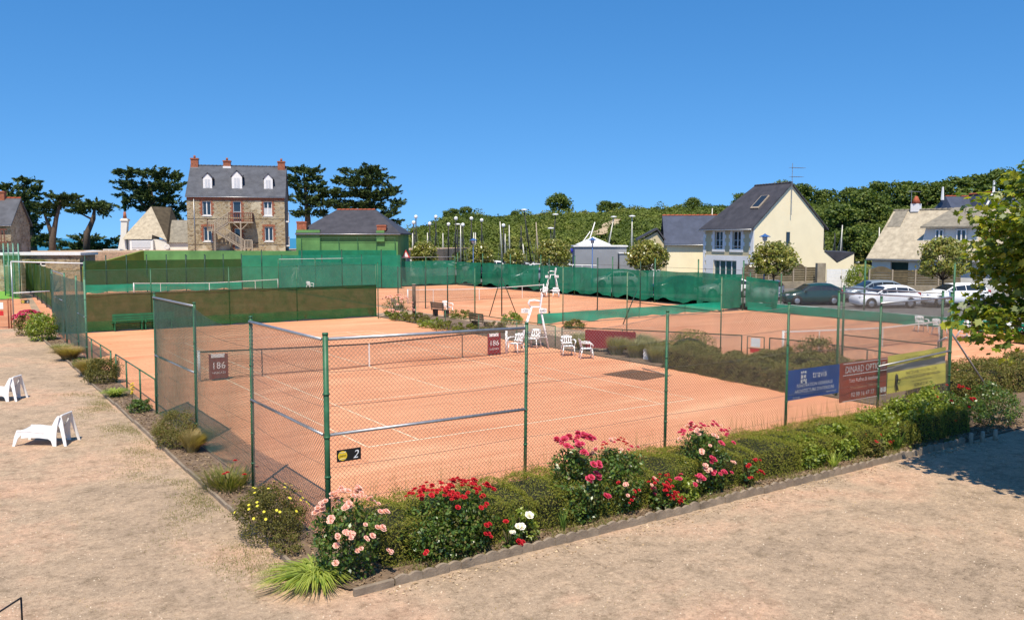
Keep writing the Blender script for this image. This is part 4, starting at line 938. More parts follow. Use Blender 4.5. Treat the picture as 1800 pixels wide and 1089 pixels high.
tuft('grass_tuft', 'feathery dry grass tuft leaning beside the heath shrub', (-3.62, 1.75, Z), 1800, .55, .62, .004, .25, LM['dryg'], (.25, .1))
tuft('grass_tuft', 'feathery dry grass tuft spilling over the path edging', (-3.95, 20.4, Z), 1600, .75, .75, .006, .35, LM['dryg'], (.0, -.1), base=.3)
tuft('grass_tuft', 'dry grass tuft left of the twiggy shrub', (-3.9, 15.4, Z), 1500, .6, .8, .006, .3, LM['dryg'], base=.25)
tuft('grass_tuft', 'low green-brown grass tuft near the netted fence', (-3.9, 23.3, Z), 700, .6, .45, .007, .3, LM['greyg'], base=.3)
tuft('strap_leaved_clump', 'yellow-green striped strap-leaved clump spilling over the border corner', (-4.02, -6.95, Z), 420, .70, .46, .014, .75, LM['strap'], (-.14, -.06), 'plant', .2)
tuft('strap_leaved_clump', 'yellow-green strap-leaved clump in the path border', (-3.85, 10.4, Z), 260, .55, .45, .016, .6, LM['strap'], (0, 0), 'plant', .15)
tuft('strap_leaved_clump', 'upright spiky plant with small red flowers by the fence post', (-3.75, -1.6, Z), 420, .40, .45, .008, .2, LM['grass'], (0, 0), 'plant', .5)
tuft('iris_clump', 'sword-leaved iris clump beside the white rose', (-.75, -7.35, Z), 40, .28, .62, .014, .12, LM['iris'], (0, 0), 'plant', .1)
tuft('iris_clump', 'thin iris clump at the foot of the tall magenta rose', (.25, -7.35, Z), 18, .2, .45, .012, .15, LM['iris'], (0, 0), 'plant', .06)
tuft('iris_clump', 'thin iris clump left of the bloom-covered pink rose', (2.95, -7.2, Z), 22, .14, .75, .011, .08, LM['iris'], (0, 0), 'plant', .06)
tuft('iris_clump', 'sword-leaved clump at the shaded end of the edging', (10.1, -7.3, Z), 36, .24, .5, .014, .1, LM['iris'], (0, 0), 'plant', .1)
tuft('iris_clump', 'bright sword-leaved clump among the lime shrubs', (7.6, -7.4, Z), 30, .3, .42, .013, .2, LM['strap'], (0, 0), 'plant', .1)
t = thing('foxglove_plant', 'pale yellow flower spike in the path border', 'plant', (-3.6, 9.0, Z)); MB().tube([(0, 0, 0), (.03, 0, .55)], .008, 5).build('stem', M['stem'], t)
for k in range(9): bloom(t, ROSE['yellow'], (.03*rng.normal(), .03*rng.normal(), .25+.04*k), .06)
po = [o for o in scene.objects if o.get('label', '').startswith('upright spiky plant')][0]
for k in range(5): bloom(po, ROSE['red'], (rng.uniform(-.3, .6), rng.uniform(-.7, .5), rng.uniform(.3, .45)), .06)
# hazy dry stalks growing up the front fence, verge weeds on the gravel
gs = []
for k in range(260):
    gs.append((rng.uniform(-3, 14.5), rng.uniform(-6.1, -5.8)))
V = []
for (x, y) in gs:
    for b in range(3):
        h = rng.uniform(.75, 1.15); dx, dy = rng.normal(0, .14, 2); p = np.array([x, y, .1]); q = p+np.array([dx, dy, h-.1]); s = np.array([.0035, -.002, 0]); V += [p-s, p+s, q+s*.3, q-s*.3]
o = npmesh('dry_stalks', np.array(V), 4, LM['dryg']); setp(o, 'thin dry grass stalks rising above the clipped hedge', 'grass', kind='stuff')
def weeds(name, label, xs, ys, n, h, m, w=.004):
    x = xs(n); y = ys(n); V = []
    az = rng.uniform(0, 6.28, n); hh = h*rng.uniform(.4, 1.2, n); lx = np.cos(az)*hh*.8; ly = np.sin(az)*hh*.8
    p = np.stack([x, y, np.full(n, .001)], 1); q = p+np.stack([lx, ly, hh], 1); s = np.stack([-np.sin(az), np.cos(az), 0*az], 1)*w
    V = np.stack([p-s, p+s, q+s*.2, q-s*.2], 1).reshape(-1, 3); o = npmesh(name, V, 4, m); return setp(o, label, 'grass', kind='stuff')
def patchy(xf, yf, n, thr):
    X = []; Y = []
    while len(X) < n:
        x = xf(4000); y = yf(4000); v = np.sin(x*2.3+np.sin(y*1.1)*2)+np.sin(y*1.7+np.sin(x*3.1)*1.5)+.6*np.sin(x*6.1+y*4.3); k = v+rng.normal(0, .9, len(x)) > thr+.4; X += list(x[k]); Y += list(y[k])
    return np.array(X[:n]), np.array(Y[:n])
X, Y = patchy(lambda n: -4.2-np.abs(rng.normal(0, .55, n)), lambda n: rng.uniform(-7, 12, n), 9000, .2)
weeds('verge_grass', 'sparse low grass creeping from the path edging', lambda n: X, lambda n: Y, 9000, .035, LM['grass'])
X2, Y2 = patchy(lambda n: rng.uniform(-10, 14, n), lambda n: rng.uniform(-14, 2, n), 5000, .9)
k = (X2 < -4.3) | (Y2 < -8.0); 
o = weeds('gravel_weeds', 'scattered tiny dry weeds on the gravel', lambda n: X2[k], lambda n: Y2[k], int(k.sum()), .022, LM['dryg'])
# loose stones on the gravel
n = 9000; dst = rng.uniform(9.5, 26, n); pxs = rng.uniform(-60, 1860, n); P = CAM+FH*dst[:, None]+RT*((pxs-900)/FPX*dst)[:, None]
k = ((P[:, 0] < -4.25) | (P[:, 1] < -7.95)); P = P[k]; n = len(P); P[:, 2] = 0
tet = np.array([(1, 0, 0), (-.5, .87, 0), (-.5, -.87, 0), (0, 0, .9)]); sz = rng.uniform(.006, .017, n); a = rng.uniform(0, 6.28, n)
Rm = np.stack([np.stack([np.cos(a), -np.sin(a), 0*a], 1), np.stack([np.sin(a), np.cos(a), 0*a], 1), np.stack([0*a, 0*a, 1+0*a], 1)], 1)
V = (P[:, None]+sz[:, None, None]*np.einsum('nij,kj->nki', Rm, tet)).reshape(-1, 3); F = (np.arange(n)[:, None, None]*4+np.array([(0, 1, 3), (1, 2, 3), (2, 0, 3)])[None]).reshape(-1, 3)
o = npmesh2('loose_gravel', V, F, leafmat('pebble', [(.55, .42, .30), (.30, .22, .15), (.62, .52, .40), (.42, .28, .18)], .9, 0, .1)); setp(o, 'loose small stones on the gravel yard', 'gravel', kind='stuff')
# bougainvillea and shrub by the gate
t = shrub('flowering_shrub', 'magenta flowering shrub beside the path gate', (-4.45, 31.5, .02), (.8, .7, .62), LM['heath'], 1700, .09, ncl=40)
for k in range(70):
    a = rng.uniform(0, 6.28); e = rng.uniform(.2, 1.4); d = (math.cos(a)*math.cos(e), math.sin(a)*math.cos(e), math.sin(e)); bloom(t, ROSE['rpink'], (d[0]*.8, d[1]*.7, .7+d[2]*.55), .13, d)
shrub('leafy_shrub', 'yellow-green shrub between the magenta shrub and the netted fence', (-4.15, 28.6, .02), (.75, .8, .72), LM['lime'], 1900, .11, ncl=44)
# planting strip between the courts
hedge_run('heath_hedge', 'brown-green heath hedge along the right of the near court', (14.95, -1.6), (15.5, 5.3), 1.5, .78, LM['heath'], 1500, .06, DIAMOND, .1)
hedge_run('heath_hedge', 'brown-green heath bank beside the narrow gate', (17.4, -2.8), (18.2, 3.0), 1.3, .75, LM['heath'], 1400, .06, DIAMOND, .1)
shrub('round_shrub', 'round clipped green shrub above the heath hedge', (16.9, 6.0, .03), (1.05, 1.05, .62), LM['scrub'], 3200, .07, lump=.06, core=.85)
shrub('round_shrub', 'grey-green rounded shrub behind the blue banner', (18.6, 1.4, .03), (1.1, 1.1, .66), LM['heath'], 3200, .07, ncl=60)
for i, (x, y, h) in enumerate([(15.6, 9.0, 1.05), (15.7, 7.9, 1.0), (15.9, 7.0, 1.15), (15.5, 6.3, .9), (16.6, 8.4, 1.1), (16.3, 10.0, .95), (17.3, 9.6, 1.0), (15.4, 11.0, .8), (16.2, 12.3, .8)]):
    tuft('ornamental_grass', 'pale feathery ornamental grass in the strip near the red board', (x, y, .03), 900, .6, h, .009, .3, LM['greyg'], (.1, -.1), base=.3, group='pale grasses in the planting strip')
LS = ['low green shrub at the foot of the pink far rose', 'low brownish shrub beside the thick grey post', 'bright yellow-green mound edging the far clay', 'low green mound right of the yellow-green one', 'low shrub beside the white chair and brown bench', 'low green shrub in front of the dark brown bench', 'low brownish shrub at the slim fence post by the umpire chair', 'yellow-green shrub between slim posts left of the green skirt', 'small yellow-green clump under the pink far rose', 'small brown-green shrub at the end of the red board']
for i, (px, py, w, h, k) in enumerate([(705, 563, 1.2, .5, 'scrub'), (735, 566, 1.3, .55, 'heath'), (760, 575, 1.5, .5, 'lime'), (785, 580, 1.5, .5, 'scrub'), (812, 560, 1.5, .55, 'scrub'), (825, 585, 1.4, .45, 'scrub'), (868, 585, 1.2, .6, 'heath'), (900, 570, 1.1, .7, 'lime'), (690, 556, .9, .4, 'lime'), (1010, 578, 1.1, .5, 'heath')]):
    p = gr(px, py); shrub('low_shrub', LS[i], (p[0], p[1], .03), (w/2*1.3, w/2*1.3, h*.5), LM[k], 900, .10, ncl=26, group='low shrubs of the far planting strip')
t = rose_bush('pink rose bush at the end of the brown screen', (*gr(697, 556)[:2], .03), 1.9, 1.2, 1.15, 'pink', 30, .16, nl=700)
pl = gr(1188, 640); t = thing('stone_planter', 'low pale stone planter behind the heath hedge', 'planter', (pl[0]+.4, pl[1]+1, 0), -1.0)
for k in range(3): MB().box((k*.62-.6, 0, .22), (.58, .3, .44)).build('block', M['quoin'], t, bevel=.02)
shrub('low_shrub', 'dark leafy plant above the stone planter', (pl[0]+.5, pl[1]+1.5, .3), (.6, .5, .25), LM['lime'], 500, .09, ncl=14, core=0)
hedge_run('heath_hedge', 'reddish heath hedge right of the fence corner', (15.6, -4.9), (20.0, -4.4), 1.5, .9, LM['heath'], 1400, .06, DIAMOND, .1)
hedge_run('heath_hedge', 'reddish heath hedge running on beneath the tree', (20.0, -4.4), (25.5, -4.1), 1.6, .85, LM['heath'], 1200, .06, DIAMOND, .1)
# ------------------------------------------------------------------ houses
def wall_open(mb, w, h, ops, th=.22, z0=0):             # facade in the xz plane facing -y with real openings and reveals
    xs = sorted({0, w, *[o[0] for o in ops], *[o[1] for o in ops]}); zs = sorted({z0, h, *[o[2] for o in ops], *[o[3] for o in ops]})
    for a, b in zip(xs[:-1], xs[1:]):
        for c, d in zip(zs[:-1], zs[1:]):
            if any(o[0] <= a and b <= o[1] and o[2] <= c and d <= o[3] for o in ops): continue
            mb.poly([(a, 0, c), (b, 0, c), (b, 0, d), (a, 0, d)])
    for x0, x1, c, d in ops:
        mb.add([(x0, 0, c), (x1, 0, c), (x1, 0, d), (x0, 0, d), (x0, th, c), (x1, th, c), (x1, th, d), (x0, th, d)], [(0, 4, 5, 1), (1, 5, 6, 2), (2, 6, 7, 3), (3, 7, 4, 0)])
def window(parent, x0, x1, z0, z1, frame, pane, y=.12, leaves_=2, sill=True, mull=0, curtain=0):
    mb = MB(); f = .07
    mb.bx((x0, y, z0), (x0+f, y+.06, z1)); mb.bx((x1-f, y, z0), (x1, y+.06, z1)); mb.bx((x0+f, y, z1-f), (x1-f, y+.06, z1)); mb.bx((x0+f, y, z0), (x1-f, y+.06, z0+f*1.4))
    for k in range(1, leaves_): xm = x0+(x1-x0)*k/leaves_; mb.bx((xm-f*.7, y-.01, z0+f), (xm+f*.7, y+.05, z1-f))
    for k in range(mull): zm = z0+(z1-z0)*(k+1)/(mull+1); mb.bx((x0+f, y+.005, zm-.02), (x1-f, y+.045, zm+.02))
    w = mb.build('window', frame, parent)
    for k in range(leaves_):
        a = x0+(x1-x0)*k/leaves_; b = x0+(x1-x0)*(k+1)/leaves_; MB().poly([(a, y+.035, z0), (b, y+.035, z0), (b, y+.035, z1), (a, y+.035, z1)]).build('pane', pane, w)
    if curtain: MB().poly([(x0+.05, y+.03, z0), (x1-.05, y+.03, z0), (x1-.05, y+.03, z0+(z1-z0)*curtain), (x0+.05, y+.03, z0+(z1-z0)*curtain)]).build('curtain', M['curtain'], w)
    if sill: MB().bx((x0-.08, -.06, z0-.10), (x1+.08, y+.02, z0-.012)).build('sill', frame, w)
    return w
def roof(parent, w, d, he, hr, m, ov=.35, hipL=0, hipR=0, ridge=None, verge=.22, y0=0):
    th = .14
    xl, xr = -verge, w+verge; yl, yr = y0-ov, d+ov; sl = (hr-he)/(d/2-y0/2); zl = he-ov*sl
    ym = (d+y0)/2
    A = (xl, yl, zl); B = (xr, yl, zl); Cc = (xr, yr, zl); D = (xl, yr, zl); Rl = (xl+hipL, ym, hr); Rr = (xr-hipR, ym, hr)
    V = [A, B, Cc, D, Rl, Rr]; V2 = [(x, y, z+th) for x, y, z in V]
    F = [(0, 1, 5, 4), (2, 3, 4, 5)]+([(3, 0, 4)] if hipL else [])+([(1, 2, 5)] if hipR else [])
    mb = MB(); mb.add(V2, F); k = len(V)
    mb.add(V, [tuple(reversed(f)) for f in F])
    e = [(0, 1), (2, 3)]+([(3, 0)] if hipL else [(0, 4), (4, 3)])+([(1, 2)] if hipR else [(1, 5), (5, 2)])
    for a, b in e: mb.add([V[a], V[b], V2[b], V2[a]], [(0, 1, 2, 3)])
    r = mb.build('roof', m, parent)
    if ridge: 
        L = Rr[0]-Rl[0]; n = max(4, int(L/.42))
        for i in range(n): MB().tube([(Rl[0]+L*i/n, ym, hr+th+.0), (Rl[0]+L*(i+.92)/n, ym, hr+th+.02)], [.09, .105], 6).build('ridge_tile', ridge, r, True)
    MB().tube([(xl, yl-.05, zl+.03), (xr, yl-.05, zl+.03)], .06, 6).build('gutter', M['galv'], r, True)
    return r
def box_walls(mb, w, d, he, hr=None, gl=True, gr_=True):   # side and back walls (front made separately)
    for x, g in ((0, gl), (w, gr_)):
        P = [(x, 0, 0), (x, d, 0), (x, d, he)]+([(x, d/2, hr)] if (hr and g) else [])+[(x, 0, he)]
        mb.poly(P if x else P[::-1])
    mb.poly([(w, d, 0), (0, d, 0), (0, d, he), (w, d, he)])
def chimney(parent, x, y, z0, z1, w=.75, d=.6, m=None, cap=True):
    c = MB().bx((x-w/2, y-d/2, z0), (x+w/2, y+d/2, z1)).build('chimney', m or M['brick'], parent)
    MB().bx((x-w/2-.06, y-d/2-.06, z1-.16), (x+w/2+.06, y+d/2+.06, z1-.04)).build('chimney_band', M['brick'], c)
    if cap: MB().bx((x-w/2-.04, y-d/2-.04, z0+.5), (x+w/2+.04, y+d/2+.04, z0+.78)).build('flashing', M['quoin'], c); MB().tube([(x, y, z1), (x, y, z1+.3)], .12, 8).build('chimney_pot', M['brick'], c, True)
    return c
# --- tall stone house
hp = bear(332, 94, 3.55); W_, D_ = 10.3, 8.6; HE, HR = 5.95, 9.45
sh = thing('stone_house', 'tall stone house with three white dormers, slate roof and outside timber stairs', 'house', hp, -YAW+R(12))
ops = [(1.6, 2.5, 3.85, 5.42), (4.8, 5.65, 3.15, 5.42), (8.05, 8.95, 3.85, 5.42), (1.65, 2.55, 1.05, 2.62), (4.9, 5.6, .2, 2.45), (8.1, 9.0, 1.05, 2.62)]
mb = MB(); wall_open(mb, W_, HE, ops, z0=-.5); mb.build('front_wall', M['stone'], sh)
mb = MB(); box_walls(mb, W_, D_, HE, HR); mb.build('side_walls', mat('shaded_rubble', (.20, .17, .14), .9, .3, 2, bump=.4, bscale=5), sh)  # gable sides in a darker stone tone, their shade put into the colour
for i, (x0, x1, z0, z1) in enumerate(ops):
    if i in (1, 4): window(sh, x0, x1, z0, z1, M['whitepaint'], M['glass'], leaves_=1, sill=False, mull=1)
    else: window(sh, x0, x1, z0, z1, M['whitepaint'], M['glass'], leaves_=2, curtain=.55 if i == 2 else 0)
    sur = MB(); y = -.03                                    # toothed brick surround
    nq = int((z1-z0)/.2)
    for k in range(nq):
        e = .30 if k % 2 else .17; zz = z0+k*(z1-z0)/nq
        for a, b in ((x0-e, x0), (x1, x1+e)): sur.bx((a, y, zz+.008), (b, .05, zz+(z1-z0)/nq-.008))
    for k in range(8): a = x0-.24+k*(x1-x0+.48)/8; sur.bx((a+.008, y-.01, z1+.02+.10*math.sin(math.pi*(k+.5)/8)*.5), (a+(x1-x0+.48)/8-.008, .05, z1+.24+.10*math.sin(math.pi*(k+.5)/8)*.5))
    sur.build('brick_surround', M['brick'], sh)
MB().bx((0, -.05, HE-.42), (W_, .03, HE-.1)).build('cornice', M['brick'], sh); MB().bx((0, -.045, 3.52), (W_, .03, 3.66)).build('string_course', M['stone'], sh); MB().bx((0, -.05, .72), (W_, .03, .82)).build('string_course', M['stone'], sh)
rf_ = roof(sh, W_, D_, HE, HR, M['slate'], .15, ridge=M['slate'], verge=.12)
chimney(rf_, .35, D_/2, HR-.9, HR+.95, .8); chimney(rf_, 3.85, D_/2, HR-.7, HR+.75, .8); chimney(rf_, W_-.45, D_/2-.2, HR-1.1, HR+.75, .8)
for xc, wd, hh in ((2.1, .95, 1.75), (5.2, 1.1, 2.05), (8.55, .95, 1.75)):
    zb = 6.75; yf = .95
    dm = MB().bx((xc-wd/2, yf, zb), (xc+wd/2, yf+.12, zb+hh*.68)).build('dormer', M['whitepaint'], sh)
    k = 8; MB().prism([(xc-wd/2, yf+.005, zb+hh*.68+.001)]+[(xc-wd/2+wd*j/k, yf+.005, zb+hh*.68+math.sin(math.pi*j/k)**.8*hh*.28) for j in range(k+1)]+[(xc+wd/2, yf+.005, zb+hh*.68+.001)], (0, .1, 0)).build('pediment', M['whitepaint'], dm)
    for s in (-1, 1): MB().poly([(xc+s*wd/2, yf+.12, zb), (xc+s*wd/2, yf+2.4, zb+hh*.9), (xc+s*wd/2, yf+.12, zb+hh*.70)]).build('cheek', M['slate2'], dm)
    for s in (-1, 1): MB().prism([(xc+s*(wd/2+.12), yf-.08, zb+hh*.66), (xc, yf-.08, zb+hh*1.02), (xc, yf+2.9, zb+hh*1.02), (xc+s*(wd/2+.12), yf+2.3, zb+hh*.66)], (0, 0, .05)).build('dormer_roof', M['slate2'], dm)
    f = wd*.26
    MB().poly([(xc-f, yf-.012, zb+.15), (xc+f, yf-.012, zb+.15), (xc+f, yf-.012, zb+hh*.62), (xc-f, yf-.012, zb+hh*.62)]).build('pane', M['curtain'], dm)
    MB().bx((xc-.03, yf-.03, zb+.15), (xc+.03, yf-.014, zb+hh*.62)).build('mullion', M['whitepaint'], dm); MB().bx((xc-wd/2-.05, yf-.1, zb-.08), (xc+wd/2+.05, yf+.05, zb+.02)).build('sill', M['whitepaint'], dm)
MB().tube([(.75, -.09, 0), (.75, -.09, HE-.3)], .05, 6).build('downpipe', M['galv'], sh, True)
for z in (.6, 3.3):
    mb = MB()
    for k in range(6): mb.bx((W_+.35, .5+k*.3, z), (W_+.39, .58+k*.3, z+.9))
    for zz in (z, z+.9): mb.bx((W_+.345, .4, zz), (W_+.4, 2.2, zz+.07))
    mb.bx((W_, .4, z-.14), (W_+.42, 2.2, z-.005)); mb.build('side_balcony', M['whitepaint'], sh)
st = thing('timber_stairs', 'weathered timber outside staircase with a red-brown balcony on the stone house', 'stairs', hp, -YAW+R(12))
MB().bx((4.4, -1.45, 3.02), (7.0, -.06, 3.14)).build('platform', M['wood'], st)
def railing(name, a, b, m, n, h=.95):
    mb = MB(); a = Vector(a); b = Vector(b)
    for k in range(n+1): p = a.lerp(b, k/n); mb.bx((p.x-.03, p.y-.03, p.z), (p.x+.03, p.y+.03, p.z+h))
    mb.tube([a+Vector((0, 0, h)), b+Vector((0, 0, h))], .05, 4); mb.tube([a+Vector((0, 0, .08)), b+Vector((0, 0, .08))], .035, 4); return mb.build(name, m, st)
railing('balcony_railing', (4.45, -1.4, 3.145), (6.95, -1.4, 3.145), M['redwood'], 13); railing('balcony_railing', (6.95, -1.4, 3.145), (6.95, -.1, 3.145), M['redwood'], 6)
MB().bx((2.2, -1.45, 2.15), (3.0, -.06, 2.25)).build('landing', M['wood'], st); railing('landing_railing', (2.25, -1.4, 2.255), (2.95, -1.4, 2.255), M['wood'], 4)
MB().bx((2.2, -1.43, 2.26), (2.25, -.7, 3.5)).build('side_panel', M['redwood'], st)
for (a, b, n) in (((3.0, 2.25), (4.4, 3.1), 4), ((3.0, 2.2), (6.0, .25), 10)):
    for yy in (-1.4, -.6): MB().prism([(a[0], yy, a[1]-.2), (b[0], yy, b[1]-.2), (b[0], yy, b[1]+.02), (a[0], yy, a[1]+.02)], (0, .05, 0)).build('stringer', M['wood'], st)
    for k in range(n): f = (k+.5)/n; MB().bx((a[0]+(b[0]-a[0])*f-.15, -1.35, a[1]+(b[1]-a[1])*f-.02), (a[0]+(b[0]-a[0])*f+.15, -.6, a[1]+(b[1]-a[1])*f+.03)).build('tread', M['wood'], st)
    railing('stair_railing', (a[0], -1.42, a[1]), (b[0], -1.42, b[1]), M['wood'], 2*n)
for x, z in ((3.0, 3.1), (5.7, 3.05), (2.95, 2.1), (6.05, 1.2), (6.85, 1.1)): MB().bx((x-.07, -1.46, -.4), (x+.07, -1.32, z)).build('post', M['wood'], st)
for s in (-1, 1): MB().tube([(5.7, -1.39, 2.25), (5.7+s*.75, -1.39, 2.98)], .05, 4).build('strut', M['wood'], st)
railing('foot_railing', (6.05, -1.42, .2), (6.85, -1.42, .2), M['wood'], 5)
# --- green retaining wall
gw = thing('green_wall', 'long green painted wall with a sloping end below the stone house', 'wall', (0, 0, 0))
def wall_seg(name, a, b, za, zb, m, th=.3):
    d = np.array([b[0]-a[0], b[1]-a[1]]); L = np.linalg.norm(d); n = np.array([-d[1], d[0]])/L*th
    V = [(a[0], a[1], -.1), (b[0], b[1], -.1), (b[0], b[1], zb), (a[0], a[1], za)]; return MB().prism(V, (n[0], n[1], 0)).build(name, m, gw)
wc = wl-FH*.5; we = wr-FH*.5
for i in range(6): a = wc+(we-wc)*i/6; b = wc+(we-wc)*(i+1)/6; wall_seg('wall_panel', a, b-(b-a)*.003, 3.66, 3.66, M['green_wall'])
sl_ = bear(150, 79, 0); 
for i in range(3): a = sl_+(wc-sl_)*i/3; b = sl_+(wc-sl_)*(i+1)/3; wall_seg('sloping_panel', a, b-(b-a)*.003, 2.35+1.31*i/3, 2.35+1.31*(i+1)/3, M['olive_wall'])
for px in (329, 362, 426, 440): p = bear(px, 87.2, 0); fpost(gw, p, 3.2, .04, M['dpost'])
# --- green hip-roofed building
gb = thing('green_building', 'green building with grey hipped roof and two brick chimneys behind the screens', 'building', bear(527, 85.5, 0), -YAW)
W2, D2 = 9.8, 9
mb = MB(); wall_open(mb, W2, 5.45, [], z0=-.1); box_walls(mb, W2, D2, 5.45); mb.build('walls', M['green_wall'], gb)
r2 = roof(gb, W2, D2, 5.45, 7.75, M['slate2'], .3, hipL=3.2, hipR=3.2, ridge=M['redtile'], verge=-.9+1.2); 
MB().bx((-.25, -.2, 3.6), (2.1, .3, 5.75)).build('end_pier', M['green_wall'], gb); MB().bx((7.7, -.25, 4.6), (8.5, .3, 5.7)).build('pier', M['green_wall'], gb)
MB().bx((-.2, -.05, 5.755), (.75, .6, 6.6)).build('chimney', M['brick'], gb); MB().bx((-.26, -.1, 6.45), (.81, .65, 6.56)).build('chimney_band', M['brick'], gb)
MB().bx((7.75, -.1, 5.705), (8.65, .55, 6.25)).build('chimney', M['brick'], gb); MB().bx((7.7, -.15, 6.1), (8.7, .6, 6.2)).build('chimney_band', M['brick'], gb)
cloth('shade_net', (0, -.35), (W2-.1, -.35), .1, 3.75, M['screen'], gb, .05, 30, 6)
for k in range(6): MB().bar((.3+k*1.85, -.3, 3.75), (.3+k*1.85, -.3, 5.0), .03, 6).build('mesh_post', M['post'], gb)
MB().bar((.3, -.3, 5.0), (9.6, -.3, 5.0), .015, 6).build('mesh_rail', M['post'], gb)
lsd = thing('satellite_dish', 'small white satellite dish on a pole by the brick chimney of the green building', 'dish', bear(533, 87, 5.6)); MB().bar((0, 0, -1.5), (0, 0, 1.3), .03).build('pole', M['bark'], lsd, True); MB().lathe([(.05, 0), (.28, .05), (.36, .13), (.34, .14), (.05, .03)], n=14).build('dish', M['whitepaint'], lsd, True, loc=(0, -.15, .5)).rotation_euler = (R(100), 0, 0)
# --- pale steep-roofed cottage
cp = bear(218, 104, 2.6)
ct = thing('pale_cottage', 'white cottage with steep pale lichen roof and slim chimney', 'house', cp, -YAW+R(6))
MB().bx((.5, .3, -.5), (5.0, 6, 2.2)).build('walls', M['wrender'], ct)
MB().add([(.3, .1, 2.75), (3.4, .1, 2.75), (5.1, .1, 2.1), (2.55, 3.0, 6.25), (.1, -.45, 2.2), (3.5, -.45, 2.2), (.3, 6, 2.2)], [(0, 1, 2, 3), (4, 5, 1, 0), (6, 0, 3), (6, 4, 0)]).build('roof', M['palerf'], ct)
MB().add([(5.1, .1, 2.1), (5.9, 5.5, 2.1), (4.5, 4.6, 6.2), (2.55, 3.0, 6.25)], [(0, 1, 2, 3)]).build('side_slope', mat('brown_shaded_roof', (.085, .065, .04), .9, .4, 2, bump=.5, bscale=6), ct)  # darker brown than the front slope: its shade is put into the colour
MB().prism([(4.9, .6, 1.8), (8.4, .6, 1.8), (8.4, 3.2, 4.45), (4.9, 3.2, 4.45)], (0, .1, .12)).build('wing_roof', M['brownrf'], ct); MB().bx((5.05, .9, -.5), (8.4, 5, 2.0)).build('wing_wall', M['wrender'], ct)
MB().bx((.9, -.35, -.4), (3.6, .25, 2.1)).build('bay', M['whitepaint'], ct); MB().bx((1.15, -.4, 1.15), (3.3, -.34, 1.95)).build('bay_window', M['curtain'], ct)
for k in range(3): MB().bx((1.2+.75*k, -.39, .8), (1.65+.75*k, -.34, .95)).build('vent', M['ink'], ct)
MB().prism([(-.9, .2, 0), (.4, .2, 0), (.3, .2, 2.2), (.55, .2, 4.7), (-.2, .2, 4.7), (-.3, .2, 2.6)], (0, .7, 0)).build('chimney', M['wrender'], ct); MB().tube([(.18, .5, 4.7), (.18, .5, 5.5)], [.24, .14], 8).build('chimney_pot', M['brick'], ct, True); MB().bx((-.28, .1, 4.4), (.63, 1, 4.6)).build('chimney_band', M['wrender'], ct)
dk = thing('balcony_rail', 'white post-and-rail balustrade beside the pale cottage', 'railing', bear(183, 100, 2.55), -YAW)
for k in range(4): MB().bx((k*.6, 0, 0), (k*.6+.1, .1, 1.05)).build('post', M['whitepaint'], dk)
for z in (.05, .5, 1.02): MB().bx((0, -.02, z), (1.95, -.002, z+.1)).build('bar', M['whitepaint'], dk)
sd = thing('satellite_dish', 'grey satellite dish on the chimney corner of the pale cottage', 'dish', bear(213, 101.5, 2.5)); MB().lathe([(.05, 0), (.35, .06), (.46, .16), (.44, .17), (.05, .03)], n=16).build('dish', M['galv'], sd, True, loc=(0, -.2, .7)).rotation_euler = (R(90), 0, 0); MB().bar((0, 0, -.2), (0, 0, .8), .03).build('arm', M['galv'], sd)
sd = thing('satellite_dish', 'small white satellite dish on the cottage wing', 'dish', bear(294, 103, 3.4)); MB().lathe([(.05, 0), (.25, .05), (.34, .12), (.32, .13), (.05, .03)], n=16).build('dish', M['whitepaint'], sd, True, loc=(0, -.2, .5)).rotation_euler = (R(90), 0, 0); MB().bar((0, 0, -.2), (0, 0, .55), .03).build('arm', M['galv'], sd)
# glass pavilion roof
gp = bear(165, 96, 0); pv = thing('pavilion_roof', 'pale grey glazed pavilion roof seen over the green screens', 'roof', gp, -YAW)
k = 10; apex = (0, 0, 3.55)
for i in range(k):
    a0, a1 = 2*math.pi*i/k, 2*math.pi*(i+1)/k; MB().poly([(3.6*math.cos(a0), 3.6*math.sin(a0), 2.55), (3.6*math.cos(a1), 3.6*math.sin(a1), 2.55), (1.3*math.cos(a1), 1.3*math.sin(a1), 3.45), (1.3*math.cos(a0), 1.3*math.sin(a0), 3.45)]).build('roof_panel', M['curtain'], pv)
    MB().bar((3.6*math.cos(a0), 3.6*math.sin(a0), 2.57), (1.3*math.cos(a0), 1.3*math.sin(a0), 3.47), .04).build('rib', M['grender'], pv)
MB().lathe([(1.3, 3.45), (.6, 3.56), (.02, 3.6)], n=10).build('crown', M['curtain'], pv); MB().lathe([(3.5, 0), (3.5, 2.55)], n=10).build('wall', M['grender'], pv)
# --- old stone house at the left edge
op = bear(-122, 80.5, 1.2); oh = thing('old_stone_house', 'old stone house with grey roof, brick chimney and red balcony at the path end', 'house', op, -YAW+R(12))
Wo, Do, He, Hr = 7.0, 5.4, 5.2, 7.5
mb = MB(); wall_open(mb, Wo, He, [(4.7, 6.0, 2.4, 3.9)], z0=-1.5); mb.build('front_wall', M['stone'], oh)
mb = MB(); box_walls(mb, Wo, Do, He, Hr); mb.build('side_walls', M['stone'], oh)
r3 = roof(oh, Wo, Do, He, Hr, M['slate'], .35, ridge=M['redtile'], verge=.2); chimney(r3, Wo-1.6, Do/2, Hr-.5, Hr+.8, .8, cap=False)
window(oh, 4.7, 6.0, 2.4, 3.9, M['redwood'], M['glass'])
mb = MB()
for k in range(14): mb.bx((3.2+k*.27, -1.0, 3.4), (3.28+k*.27, -.94, 4.5))
mb.bx((3.1, -1.03, 4.5), (7.0, -.9, 4.62)); mb.bx((3.1, -1.03, 3.3), (7.0, -.02, 3.42)); mb.build('balcony', M['redwood'], oh)
ow = bear(-40, 80, 0); t = thing('annexe', 'low stone annexe with white windows below the old house', 'building', ow, -YAW)
